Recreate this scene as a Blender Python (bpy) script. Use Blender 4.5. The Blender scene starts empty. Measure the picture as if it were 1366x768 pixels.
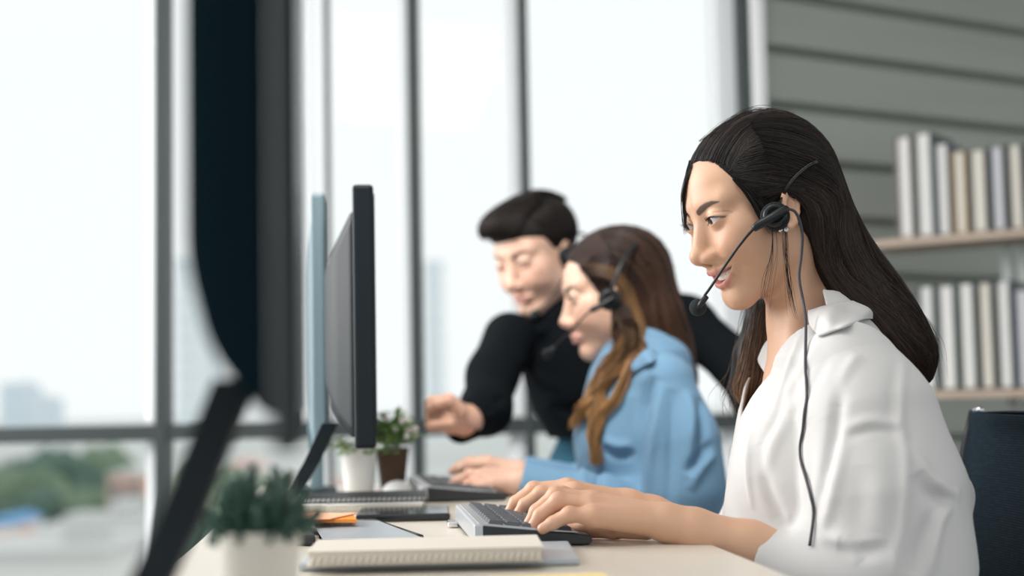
import bpy, bmesh, math, random
import numpy as np
from mathutils import Vector, Matrix

# ------------------------------------------------------------------ camera
SC = bpy.context.scene
COL = SC.collection
FPX = 50.0 / 36.0 * 1366.0
PITCH, ROLL = math.radians(4.4), math.radians(1.1)
CAM = np.array([0.0, 0.0, 0.905])
_F = np.array([0, math.cos(PITCH), math.sin(PITCH)])
_U0 = np.array([0, -math.sin(PITCH), math.cos(PITCH)])
_R0 = np.array([1.0, 0, 0])
_R = math.cos(ROLL) * _R0 - math.sin(ROLL) * _U0
_U = math.sin(ROLL) * _R0 + math.cos(ROLL) * _U0


def P(px, py, d):
    """the place in the room seen at this spot of the 1366x768 frame, d metres away"""
    return CAM + d * (_F + _R * (px - 683.0) / FPX - _U * (py - 384.0) / FPX)


cd = bpy.data.cameras.new('camera')
cam = bpy.data.objects.new('camera', cd)
COL.objects.link(cam)
cam.matrix_world = Matrix(((_R[0], _U[0], -_F[0], CAM[0]), (_R[1], _U[1], -_F[1], CAM[1]),
                           (_R[2], _U[2], -_F[2], CAM[2]), (0, 0, 0, 1)))
cd.lens = 50.0
cd.sensor_width = 36.0
cd.clip_start = 0.05
cd.clip_end = 3000
cd.dof.use_dof = True
cd.dof.focus_distance = 1.68
cd.dof.aperture_fstop = 2.3
cd.dof.aperture_blades = 0
SC.camera = cam

# ------------------------------------------------------------------ sky, light, exposure
world = bpy.data.worlds.new('overcast_sky')
SC.world = world
world.use_nodes = True
wn = world.node_tree
bg = wn.nodes['Background']
tc = wn.nodes.new('ShaderNodeTexCoord')
sep = wn.nodes.new('ShaderNodeSeparateXYZ')
rmp = wn.nodes.new('ShaderNodeValToRGB')
rmp.color_ramp.elements[0].position = 0.44
rmp.color_ramp.elements[0].color = (0.42, 0.45, 0.46, 1)
rmp.color_ramp.elements[1].position = 0.50
rmp.color_ramp.elements[1].color = (0.965, 0.985, 0.985, 1)
ma = wn.nodes.new('ShaderNodeMath')
ma.operation = 'MULTIPLY_ADD'
ma.inputs[1].default_value = 0.5
ma.inputs[2].default_value = 0.5
wn.links.new(tc.outputs['Generated'], sep.inputs[0])
wn.links.new(sep.outputs['Z'], ma.inputs[0])
wn.links.new(ma.outputs[0], rmp.inputs[0])
wn.links.new(rmp.outputs[0], bg.inputs[0])
bg.inputs[1].default_value = 1.06
LIGHT_SPREAD = math.radians(55)
SC.view_settings.view_transform = 'Standard'
SC.view_settings.look = 'None'
SC.view_settings.exposure = 0.0
SC.view_settings.gamma = 1.0
SC.view_settings.use_curve_mapping = False


def area_light(name, loc, target, size, size_y, power, color):
    ld = bpy.data.lights.new(name, 'AREA')
    ld.shape = 'RECTANGLE'
    ld.size, ld.size_y = size, size_y
    ld.energy = power
    ld.color = color
    o = bpy.data.objects.new(name, ld)
    COL.objects.link(o)
    o.location = loc
    o.rotation_euler = (Vector(target) - Vector(loc)).to_track_quat('-Z', 'Y').to_euler()
    return o


LIGHTS = [
    # fill lamp added left of the desk, standing in for unseen side windows
    area_light('window_daylight', (-2.9, 2.9, 1.9), (0.4, 2.1, 1.0), 2.4, 2.0, 150, (1.0, 0.985, 0.97)),
    area_light('ceiling_panel_light', (-0.5, 1.3, 2.75), (0.1, 2.4, 1.0), 1.2, 1.2, 22, (1.0, 0.95, 0.89)),  # added overhead fill, no such luminaire in view
    area_light('ceiling_spot_light', (-0.35, 1.40, 2.72), (0.05, 2.62, 1.05), 0.5, 0.5, 5.5, (1.0, 0.96, 0.91)),  # added narrow fill that brightens the faces of the far pair
]
LIGHTS[-1].data.spread = LIGHT_SPREAD
# ------------------------------------------------------------------ helpers
rng = np.random.default_rng(7)
random.seed(7)


def mat(name, color=(0.8, 0.8, 0.8), rough=0.5, metal=0.0, spec=0.5, noise=None, bump=None, attr=None, sss=0.0,
        sheen=0.0, coat=0.0, bump_kind='noise'):
    m = bpy.data.materials.new(name)
    m.use_nodes = True
    nt = m.node_tree
    b = nt.nodes['Principled BSDF']
    b.inputs['Base Color'].default_value = (*color, 1)
    b.inputs['Roughness'].default_value = rough
    b.inputs['Metallic'].default_value = metal
    b.inputs['Specular IOR Level'].default_value = spec
    b.inputs['Coat Weight'].default_value = coat
    b.inputs['Sheen Weight'].default_value = sheen
    if sss:
        b.inputs['Subsurface Weight'].default_value = sss
        b.inputs['Subsurface Radius'].default_value = (1.0, 0.35, 0.2)
        b.inputs['Subsurface Scale'].default_value = 0.006
    src = None
    if attr:
        a = nt.nodes.new('ShaderNodeAttribute')
        a.attribute_name = attr
        src = a.outputs['Color']
        nt.links.new(src, b.inputs['Base Color'])
    if noise:      # (scale, amount)
        co = nt.nodes.new('ShaderNodeTexCoord')
        mp = nt.nodes.new('ShaderNodeMapping')
        mp.inputs['Scale'].default_value = noise[2] if len(noise) > 2 else (1, 1, 1)
        n = nt.nodes.new('ShaderNodeTexNoise')
        n.inputs['Scale'].default_value = noise[0]
        n.inputs['Detail'].default_value = 6
        nt.links.new(co.outputs['Object'], mp.inputs[0])
        nt.links.new(mp.outputs[0], n.inputs['Vector'])
        mx = nt.nodes.new('ShaderNodeMix')
        mx.data_type = 'RGBA'
        lo = tuple(c * (1 - noise[1]) for c in color)
        hi = tuple(min(1, c * (1 + noise[1])) for c in color)
        mx.inputs['A'].default_value = (*lo, 1)
        mx.inputs['B'].default_value = (*hi, 1)
        nt.links.new(n.outputs['Fac'], mx.inputs['Factor'])
        nt.links.new(mx.outputs['Result'], b.inputs['Base Color'])
    if bump:       # (scale, strength, distance)
        co = nt.nodes.new('ShaderNodeTexCoord')
        if bump_kind == 'weave':
            n = nt.nodes.new('ShaderNodeTexWave')
            n.inputs['Scale'].default_value = bump[0]
            n.inputs['Distortion'].default_value = 0.3
        else:
            n = nt.nodes.new('ShaderNodeTexNoise')
            n.inputs['Scale'].default_value = bump[0]
            n.inputs['Detail'].default_value = 4
        nt.links.new(co.outputs['Object'], n.inputs['Vector'])
        bp = nt.nodes.new('ShaderNodeBump')
        bp.inputs['Strength'].default_value = bump[1]
        bp.inputs['Distance'].default_value = bump[2]
        nt.links.new(n.outputs['Fac'], bp.inputs['Height'])
        nt.links.new(bp.outputs[0], b.inputs['Normal'])
    return m


def tag(o, label=None, cat=None, group=None, kind=None):
    if label: o['label'] = label
    if cat: o['category'] = cat
    if group: o['group'] = group
    if kind: o['kind'] = kind
    return o


def thing(name, label, cat, loc=(0, 0, 0), rz=0.0, group=None):
    o = bpy.data.objects.new(name, None)
    o.empty_display_size = 0.05
    COL.objects.link(o)
    o.location = loc
    o.rotation_euler = (0, 0, rz)
    return tag(o, label, cat, group)


def link_mesh(name, me, m, parent=None, smooth=False):
    o = bpy.data.objects.new(name, me)
    COL.objects.link(o)
    if m is not None:
        for q in (m if isinstance(m, (list, tuple)) else [m]):
            me.materials.append(q)
    if parent is not None:
        o.parent = parent
    if smooth:
        me.polygons.foreach_set('use_smooth', np.ones(len(me.polygons), bool))
    return o


class MB:
    """collects boxes, tubes and sheets; build() links them as one mesh object"""
    def __init__(s):
        s.v, s.f, s.mi, s.sm = [], [], [], []

    def add(s, v, f, mi=0, sm=False):
        b = len(s.v)
        s.v += [tuple(map(float, q)) for q in v]
        s.f += [tuple(i + b for i in q) for q in f]
        s.mi += [mi] * len(f)
        s.sm += [sm] * len(f)
        return s

    def box(s, lo, hi, M=None, bev=0.0, mi=0, seg=2):
        bm = bmesh.new()
        bmesh.ops.create_cube(bm, size=1.0)
        for v in bm.verts:
            v.co = Vector([(lo[i] + hi[i]) / 2 + v.co[i] * (hi[i] - lo[i]) for i in range(3)])
        if bev:
            bmesh.ops.bevel(bm, geom=bm.edges[:], offset=bev, segments=seg, affect='EDGES', profile=0.5)
        return s._take(bm, M, mi, bev > 0)

    def _take(s, bm, M, mi, sm):
        if M is not None:
            bmesh.ops.transform(bm, matrix=Matrix(M), verts=bm.verts)
        bm.verts.index_update()
        v = [v.co[:] for v in bm.verts]
        f = [[q.index for q in fc.verts] for fc in bm.faces]
        bm.free()
        return s.add(v, f, mi, False)

    def prism(s, poly, h0, h1, M=None, bev=0.0, mi=0):
        """poly in xy, extruded along z"""
        bm = bmesh.new()
        a = [bm.verts.new((x, y, h0)) for x, y in poly]
        fc = bm.faces.new(a)
        r = bmesh.ops.extrude_face_region(bm, geom=[fc])
        for q in r['geom']:
            if isinstance(q, bmesh.types.BMVert):
                q.co.z = h1
        bmesh.ops.recalc_face_normals(bm, faces=bm.faces)
        if bev:
            bmesh.ops.bevel(bm, geom=bm.edges[:], offset=bev, segments=2, affect='EDGES', profile=0.5)
        return s._take(bm, M, mi, False)

    def tube(s, pts, rad, n=8, mi=0, caps=True):
        pts = np.asarray(pts, float)
        m = len(pts)
        rad = np.broadcast_to(np.asarray(rad, float), (m,)) if np.ndim(rad) <= 1 else rad
        v, f = tube_arrays(pts[None], np.asarray(rad)[None], n)
        f = [tuple(q) for q in f]
        if caps:
            f.append(tuple(range(n - 1, -1, -1)))
            f.append(tuple((m - 1) * n + i for i in range(n)))
        return s.add(v, f, mi, True)

    def lathe(s, prof, n=32, M=None, mi=0):
        v, f = [], []
        for r, z in prof:
            for k in range(n):
                a = 2 * math.pi * k / n
                v.append((r * math.cos(a), r * math.sin(a), z))
        for i in range(len(prof) - 1):
            for k in range(n):
                f.append((i * n + k, i * n + (k + 1) % n, (i + 1) * n + (k + 1) % n, (i + 1) * n + k))
        if prof[0][0] > 1e-6: f.append(tuple(range(n - 1, -1, -1)))
        if prof[-1][0] > 1e-6: f.append(tuple((len(prof) - 1) * n + k for k in range(n)))
        if M is not None:
            v = [tuple(Matrix(M) @ Vector(q)) for q in v]
        return s.add(v, f, mi, True)

    def build(s, name, m, parent=None, off=None, flat=False):
        me = bpy.data.meshes.new(name)
        vv = s.v
        if off is not None:
            vv = [(a - off[0], b - off[1], c - off[2]) for a, b, c in s.v]
        me.from_pydata(vv, [], s.f)
        me.polygons.foreach_set('material_index', s.mi)
        if not flat:
            me.polygons.foreach_set('use_smooth', s.sm)
        me.update()
        return link_mesh(name, me, m, parent)


def tube_arrays(P_, R_, n=4):
    """many tubes at once: P_ (N,m,3), R_ (N,m) -> vertices, quads"""
    N, m, _ = P_.shape
    T = np.gradient(P_, axis=1)
    T /= np.linalg.norm(T, axis=2, keepdims=True) + 1e-12
    ref = np.array([0.31, 0.27, 0.91])
    A = np.cross(T, ref)
    A /= np.linalg.norm(A, axis=2, keepdims=True) + 1e-12
    # carry the frame along so that the tube does not twist
    for i in range(1, m):
        a = A[:, i - 1] - T[:, i] * np.sum(A[:, i - 1] * T[:, i], axis=1, keepdims=True)
        A[:, i] = a / (np.linalg.norm(a, axis=1, keepdims=True) + 1e-12)
    B = np.cross(T, A)
    ang = 2 * np.pi * np.arange(n) / n
    V = P_[:, :, None, :] + R_[:, :, None, None] * (np.cos(ang)[None, None, :, None] * A[:, :, None, :] +
                                                   np.sin(ang)[None, None, :, None] * B[:, :, None, :])
    V = V.reshape(-1, 3)
    i, j, k = np.meshgrid(np.arange(N), np.arange(m - 1), np.arange(n), indexing='ij')
    base = i * m * n
    q = np.stack([base + j * n + k, base + j * n + (k + 1) % n, base + (j + 1) * n + (k + 1) % n,
                  base + (j + 1) * n + k], -1).reshape(-1, 4)
    return V, q


def np_mesh(name, v, f, m, parent=None, off=None, col=None, smooth=True):
    me = bpy.data.meshes.new(name)
    v = np.asarray(v, np.float32)
    if off is not None:
        v = v - np.asarray(off, np.float32)
    f = np.asarray(f, np.int32)
    me.vertices.add(len(v))
    me.vertices.foreach_set('co', np.ascontiguousarray(v, np.float32).ravel())
    k = f.shape[1]
    me.loops.add(f.size)
    me.loops.foreach_set('vertex_index', np.ascontiguousarray(f).ravel())
    me.polygons.add(len(f))
    me.polygons.foreach_set('loop_start', np.arange(0, f.size, k, dtype=np.int32))
    me.update(calc_edges=True)
    me.validate()
    if col is not None:
        ca = me.color_attributes.new('Col', 'FLOAT_COLOR', 'POINT')
        c = np.ones((len(v), 4), np.float32)
        c[:, :3] = col
        ca.data.foreach_set('color', c.ravel())
    return link_mesh(name, me, m, parent, smooth)


def spline(pts, n):
    """Catmull-Rom through pts, n samples"""
    p = np.asarray(pts, float)
    if len(p) == 2:
        t = np.linspace(0, 1, n)[:, None]
        return p[0] * (1 - t) + p[1] * t
    q = np.vstack([2 * p[0] - p[1], p, 2 * p[-1] - p[-2]])
    u = np.linspace(0, len(p) - 1 - 1e-9, n)
    i = u.astype(int)
    t = (u - i)[:, None]
    a, b, c, d = q[i], q[i + 1], q[i + 2], q[i + 3]
    return 0.5 * (2 * b + (c - a) * t + (2 * a - 5 * b + 4 * c - d) * t ** 2 + (3 * b - a - 3 * c + d) * t ** 3)
# ------------------------------------------------------------------ the room
def PY(px, py, Y):
    d = _F + _R * (px - 683.0) / FPX - _U * (py - 384.0) / FPX
    return CAM + d * (Y - CAM[1]) / d[1]


def PZ(px, py, z=0.74):
    """where the line of sight meets the level z"""
    d = _F + _R * (px - 683.0) / FPX - _U * (py - 384.0) / FPX
    return CAM + d * (z - CAM[2]) / d[2]


M_dark_frame = mat('dark_window_frame', (0.040, 0.052, 0.052), rough=0.45, metal=0.2)
M_skylit_frame = mat('pale_window_sash', (0.80, 0.83, 0.85), rough=0.45)  # sky light on the aluminium reveals is put into this bright colour
M_siding = mat('grey_green_siding', (0.42, 0.455, 0.41), rough=0.7, noise=(2.5, 0.10, (0.6, 0.6, 9.0)), bump=(14, 0.08, 0.01))
M_white_post = mat('white_painted_post', (0.80, 0.81, 0.82), rough=0.5)
M_floor = mat('grey_carpet_floor', (0.20, 0.205, 0.21), rough=0.9, noise=(60, 0.3), bump=(300, 0.3, 0.004))
M_ceiling = mat('white_ceiling', (0.80, 0.80, 0.79), rough=0.9, bump=(40, 0.05, 0.01))
M_glass = bpy.data.materials.new('window_glass')
M_glass.use_nodes = True
nt = M_glass.node_tree
nt.nodes.remove(nt.nodes['Principled BSDF'])
tr = nt.nodes.new('ShaderNodeBsdfTransparent')
tr.inputs[0].default_value = (0.97, 0.985, 0.985, 1)
gl = nt.nodes.new('ShaderNodeBsdfGlossy')
gl.inputs['Roughness'].default_value = 0.02
mxs = nt.nodes.new('ShaderNodeMixShader')
fr_ = nt.nodes.new('ShaderNodeFresnel')
fr_.inputs[0].default_value = 1.18
nt.links.new(fr_.outputs[0], mxs.inputs[0])
nt.links.new(tr.outputs[0], mxs.inputs[1])
nt.links.new(gl.outputs[0], mxs.inputs[2])
nt.links.new(mxs.outputs[0], nt.nodes['Material Output'].inputs['Surface'])

WY = 4.20


def structure(o):
    o['kind'] = 'structure'
    return o


structure(MB().box((-4.5, -1.6, -.12), (5.5, 6.2, 0)).build('floor', M_floor))
structure(MB().box((-4.5, -0.2, 2.85), (5.5, 6.2, 2.97)).build('ceiling', M_ceiling))
ztr = (PY(100, 590, WY)[2], PY(100, 568, WY)[2])
bars = [(-1.98, -1.94), (PY(205, 300, WY)[0], PY(222, 300, WY)[0]), (PY(434, 300, WY)[0], PY(437.5, 300, WY)[0]),
        (PY(546, 300, WY)[0], PY(561, 300, WY)[0]), (PY(696, 300, WY)[0], PY(709, 300, WY)[0]), (PY(993, 300, WY)[0], PY(1014, 300, WY)[0])]
pales = [None, PY(194, 300, WY + .06)[0], PY(406, 300, WY + .06)[0], PY(529, 300, WY + .06)[0], PY(674, 300, WY + .06)[0], PY(955, 300, WY + .06)[0]]
for k in range(1, len(bars)):
    x0, x1 = bars[k - 1][1], bars[k][0]
    mb = MB()
    mb.box((bars[k][0], WY, 0), (bars[k][1], WY + .09, 2.85), bev=.003)          # upright at its right
    mb.box((x0, WY + .004, ztr[0]), (x1, WY + .08, ztr[1]), bev=.003)            # transom
    mb.box((x0, WY + .006, 0), (x1, WY + .08, .08), bev=.003)
    mb.box((x0, WY + .006, 2.78), (x1, WY + .08, 2.85), bev=.003)
    w = structure(mb.build('window_%d' % k, M_dark_frame))
    xr = x1
    if pales[k] is not None:
        mp = MB()
        for z0, z1 in ((.085, ztr[0] - .004), (ztr[1] + .004, 2.775)):
            mp.box((pales[k] + .012, WY + .05, z0), (x1 - .001, WY + .095, z1), bev=.004)
            mp.box((pales[k], WY + .075, z0), (pales[k] + .02, WY + .11, z1), bev=.003)
        mp.build('sash', M_skylit_frame, w)
        xr = pales[k]
    mg = MB()
    mg.box((x0, WY + .085, .05), (xr + .004, WY + .093, ztr[0] + .01))
    mg.box((x0, WY + .085, ztr[1] - .01), (xr + .004, WY + .093, 2.80))
    mg.build('glass', M_glass, w)
# the clad wall running away to the right of the windows
WX = PY(1024, 300, WY)[0]
wd = np.array([math.sin(math.radians(60.6)), math.cos(math.radians(60.6)), 0])
wnrm = np.array([wd[1], -wd[0], 0])
T_wall = np.eye(4)
T_wall[:3, 0], T_wall[:3, 1], T_wall[:3, 2], T_wall[:3, 3] = wd, -wnrm, (0, 0, 1), (WX, WY + .02, 0)
zl0 = PY(1040, 62, WY + .03)[2]
pitch_ = (PY(1040, 62, WY + .03)[2] - PY(1040, 136, WY + .03)[2])
mb = MB()
n0 = int(zl0 / pitch_)
zz = zl0 - n0 * pitch_ - pitch_
prof = [(0.10, 0.0)]
pts = []
while zz < 2.85:
    pts += [(-.026, max(zz + .004, 0)), (-.028, max(zz + .016, 0)), (-.020, max(zz + .060, 0)), (-.008, max(zz + pitch_ - .022, 0)), (.012, max(zz + pitch_ - .010, 0)), (.012, max(zz + pitch_ - .002, 0))]
    zz += pitch_
v = [(0, y, z) for y, z in pts] + [(3.6, y, z) for y, z in pts]
n = len(pts)
f = [(i, i + n, i + n + 1, i + 1) for i in range(n - 1)]
v2 = [tuple((T_wall @ np.array([*q, 1]))[:3]) for q in v]
mb.add(v2, f)
mb.box((0, .012, 0), (3.6, .12, 2.85), Matrix(T_wall))
structure(mb.build('wall_right', M_siding))
xa, xb = PY(1010, 300, WY - .03)[0], PY(1027, 300, WY - .03)[0]
structure(MB().box((xa + .004, WY - .06, 0), (xb, WY + .10, 2.85), bev=.004).build('trim_1', M_white_post))
# ------------------------------------------------------------------ smooth organic surfaces
def sm(a, b, k):
    h = np.maximum(k - np.abs(a - b), 0) / k
    return np.minimum(a, b) - h * h * k * 0.25


def smax(a, b, k):
    return -sm(-a, -b, k)


def sph(p, c, r):
    return np.linalg.norm(p - np.asarray(c, p.dtype), axis=1) - r


def ell(p, c, r, M=None):
    q = p - np.asarray(c, p.dtype)
    if M is not None:
        q = q @ np.asarray(M, p.dtype)
    r = np.asarray(r, p.dtype)
    q = q / r
    k0 = np.linalg.norm(q, axis=1) + 1e-9
    k1 = np.linalg.norm(q / r, axis=1) + 1e-9
    return k0 * (k0 - 1) / k1


def cap(p, a, b, ra, rb):
    a = np.asarray(a, p.dtype)
    ab = np.asarray(b, p.dtype) - a
    q = p - a
    h = np.clip(q @ ab / (ab @ ab), 0, 1)
    return np.linalg.norm(q - h[:, None] * ab, axis=1) - (ra + (rb - ra) * h)


def chain(p, pts, rad, k):
    d = None
    for i in range(len(pts) - 1):
        e = cap(p, pts[i], pts[i + 1], rad[i], rad[i + 1])
        d = e if d is None else sm(d, e, k)
    return d


def ecap(p, a, b, ra, rb, side):
    """tapered limb of elliptical section: ra, rb = (radius along side, radius across)"""
    a = np.asarray(a, float)
    b = np.asarray(b, float)
    ax = b - a
    L = np.linalg.norm(ax)
    ax = ax / L
    s = np.asarray(side, float)
    s = s - ax * (s @ ax)
    s /= np.linalg.norm(s)
    t = np.cross(ax, s)
    q = p - a.astype(p.dtype)
    w = q @ ax.astype(p.dtype)
    h = np.clip(w / L, 0, 1)
    w = w - h * L
    u = q @ s.astype(p.dtype)
    v = q @ t.astype(p.dtype)
    r1 = ra[0] + (rb[0] - ra[0]) * h
    r2 = ra[1] + (rb[1] - ra[1]) * h
    rm = np.minimum(r1, r2)
    k0 = np.sqrt((u / r1) ** 2 + (v / r2) ** 2 + (w / rm) ** 2) + 1e-9
    k1 = np.sqrt((u / r1 ** 2) ** 2 + (v / r2 ** 2) ** 2 + (w / rm ** 2) ** 2) + 1e-9
    return k0 * (k0 - 1) / k1


def echain(p, pts, rad, side, k):
    d = None
    for i in range(len(pts) - 1):
        e = ecap(p, pts[i], pts[i + 1], rad[i], rad[i + 1], side)
        d = e if d is None else sm(d, e, k)
    return d


def seg_dist(p, pts):
    d = None
    for i in range(len(pts) - 1):
        e = cap(p, pts[i], pts[i + 1], 0, 0)
        d = e if d is None else np.minimum(d, e)
    return d


def polygonize(f, lo, hi, h, project=2, slack=1.6):
    """surface of f(p) = 0 inside the box, cells of size h: vertices, quads"""
    lo = np.asarray(lo, float)
    hi = np.asarray(hi, float)
    C_ = 4
    nb = np.ceil((hi - lo) / (h * C_)).astype(int)
    n = nb * C_ + 1
    ax = [lo[i] + h * np.arange(n[i]) for i in range(3)]
    # coarse pass on block centres
    bx = [lo[i] + h * (C_ * np.arange(nb[i]) + C_ / 2) for i in range(3)]
    G = np.stack(np.meshgrid(*bx, indexing='ij'), -1).reshape(-1, 3).astype(np.float32)
    vc = np.concatenate([f(G[i:i + 400000]) for i in range(0, len(G), 400000)]).reshape(nb)
    near = np.abs(vc) < h * C_ * 0.9 * slack + h
    V = np.repeat(np.repeat(np.repeat(np.where(vc > 0, 1.0, -1.0).astype(np.float32), C_, 0), C_, 1), C_, 2)
    V = np.pad(V, ((0, 1), (0, 1), (0, 1)), mode='edge')
    bi = np.argwhere(near)
    loc = np.stack(np.meshgrid(*[np.arange(C_ + 1)] * 3, indexing='ij'), -1).reshape(-1, 3)
    CH = 3000
    for s in range(0, len(bi), CH):
        idx = (bi[s:s + CH, None, :] * C_ + loc[None]).reshape(-1, 3)
        pts = (lo + idx * h).astype(np.float32)
        V[idx[:, 0], idx[:, 1], idx[:, 2]] = f(pts)
    S = V < 0
    c = [S[a:n[0] - 1 + a, b:n[1] - 1 + b, e:n[2] - 1 + e] for a in (0, 1) for b in (0, 1) for e in (0, 1)]
    anyS = np.logical_or.reduce(c)
    allS = np.logical_and.reduce(c)
    act = np.argwhere(anyS & ~allS)
    del c
    corners = np.array([(a, b, e) for a in (0, 1) for b in (0, 1) for e in (0, 1)])
    cv = np.stack([V[act[:, 0] + a, act[:, 1] + b, act[:, 2] + e] for a, b, e in corners], 1)
    acc = np.zeros((len(act), 3))
    cnt = np.zeros(len(act))
    for i in range(8):
        for j in range(i + 1, 8):
            if np.abs(corners[i] - corners[j]).sum() == 1:
                x = (cv[:, i] < 0) != (cv[:, j] < 0)
                t = np.where(x, cv[:, i] / np.where(x, cv[:, i] - cv[:, j], 1), 0)
                acc += np.where(x[:, None], corners[i] + t[:, None] * (corners[j] - corners[i]), 0)
                cnt += x
    verts = lo + h * (act + acc / cnt[:, None])
    vid = np.full(n - 1, -1, np.int64)
    vid[act[:, 0], act[:, 1], act[:, 2]] = np.arange(len(act))
    quads = []
    for d in range(3):
        e1, e2 = (d + 1) % 3, (d + 2) % 3
        sl0 = [slice(None)] * 3
        sl1 = [slice(None)] * 3
        sl0[d] = slice(0, -1)
        sl1[d] = slice(1, None)
        a, b = S[tuple(sl0)], S[tuple(sl1)]
        ch = np.argwhere(a != b)
        ok = (ch[:, e1] > 0) & (ch[:, e2] > 0) & (ch[:, e1] < n[e1] - 1) & (ch[:, e2] < n[e2] - 1)
        ch = ch[ok]
        inside = a[ch[:, 0], ch[:, 1], ch[:, 2]]
        u1 = np.zeros(3, int); u1[e1] = 1
        u2 = np.zeros(3, int); u2[e2] = 1
        k = [ch - u1 - u2, ch - u2, ch, ch - u1]
        q = np.stack([vid[m[:, 0], m[:, 1], m[:, 2]] for m in k], 1)
        q[~inside] = q[~inside][:, ::-1]
        quads.append(q)
    quads = np.concatenate(quads)
    quads = quads[(quads >= 0).all(1)]
    for _ in range(project):
        g, v0 = grad(f, verts, h * 0.35)
        st = -(v0 / (np.sum(g * g, 1) + 1e-6))[:, None] * g
        ln = np.linalg.norm(st, axis=1, keepdims=True)
        verts = verts + st * np.minimum(1, 0.7 * h / (ln + 1e-12))
    return verts, quads


def grad(f, p, e):
    p = np.asarray(p, np.float32)
    v0 = f(p)
    g = np.empty((len(p), 3))
    for i in range(3):
        d = np.zeros(3, np.float32)
        d[i] = e
        g[:, i] = (f(p + d) - f(p - d)) / (2 * e)
    return g, v0


def cut(verts, quads, keep):
    """drop faces whose vertices are all outside keep"""
    q = quads[keep[quads].any(1)]
    used = np.unique(q)
    mp = np.full(len(verts), -1)
    mp[used] = np.arange(len(used))
    return verts[used], mp[q], used


def smoothstep(a, b, x):
    t = np.clip((x - a) / (b - a), 0, 1)
    return t * t * (3 - 2 * t)


def head_frame(yaw, pitch, roll=0.0):
    """columns: forward, left, up of a head that faces world -X, turned to the camera by yaw, bowed by pitch"""
    y, p_, r = map(math.radians, (yaw, pitch, roll))
    f0 = np.array([-math.cos(y), -math.sin(y), 0])
    l0 = np.array([math.sin(y), -math.cos(y), 0])
    u0 = np.array([0, 0, 1.0])
    F = f0 * math.cos(p_) - u0 * math.sin(p_)
    U = u0 * math.cos(p_) + f0 * math.sin(p_)
    L = l0 * math.cos(r) + U * math.sin(r)
    U2 = U * math.cos(r) - l0 * math.sin(r)
    return np.stack([F, L, U2], 1)


EYE = np.array([0.0690, 0.0315, 0.0])
EYE_R = 0.0126


JAW_BACK = .0095


def mirror(p):
    q = p.copy()
    q[:, 1] = np.abs(q[:, 1])
    q[:, 0] += JAW_BACK * smoothstep(-.044, -.074, q[:, 2]) * smoothstep(.0, .05, q[:, 0])
    return q


def mouth_curves(ay, smile):
    t = ay / 0.0295
    if smile:
        zu = -0.0658 + 0.0068 * t ** 2
        zl = -0.0768 + 0.0178 * t ** 2
    else:
        zu = -0.0690 + 0.0012 * t ** 2
        zl = -0.0700 + 0.0022 * t ** 2
    return zu, zl


def lips_sdf(q, smile):
    if smile:
        up = [(.0910, .0, -.0635), (.0893, .0090, -.0625), (.0825, .0205, -.0605), (.0730, .0300, -.0575)]
        lo = [(.0885, .0, -.0800), (.0865, .0105, -.0775), (.0805, .0215, -.0695), (.0725, .0302, -.0595)]
    else:
        up = [(.0960, .0, -.0650), (.0940, .0070, -.0648), (.0890, .016, -.0672), (.0825, .0240, -.0685)]
        lo = [(.0940, .0, -.0755), (.0925, .0075, -.0752), (.0885, .016, -.0725), (.0820, .0240, -.0695)]
    g = 1.0 if smile else .80
    du = chain(q, up, [.0043 * g, .0042 * g, .0032 * g, .0020], .003)
    dl = chain(q, lo, [.0050 * g, .0048 * g, .0036 * g, .0020], .003)
    return du, dl


def almond(q, open_=1.0):
    yy = q[:, 1] - EYE[1]
    zz = q[:, 2] - 0.14 * yy + 0.0006
    w, hu, hl = 0.0124, 0.0050 * open_, 0.0036 * open_
    Ru, Rl = (w * w + hu * hu) / (2 * hu), (w * w + hl * hl) / (2 * hl)
    du = np.sqrt(yy ** 2 + (zz - (hu - Ru)) ** 2) - Ru
    dl = np.sqrt(yy ** 2 + (zz + (hl - Rl)) ** 2) - Rl
    return du, dl


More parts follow.
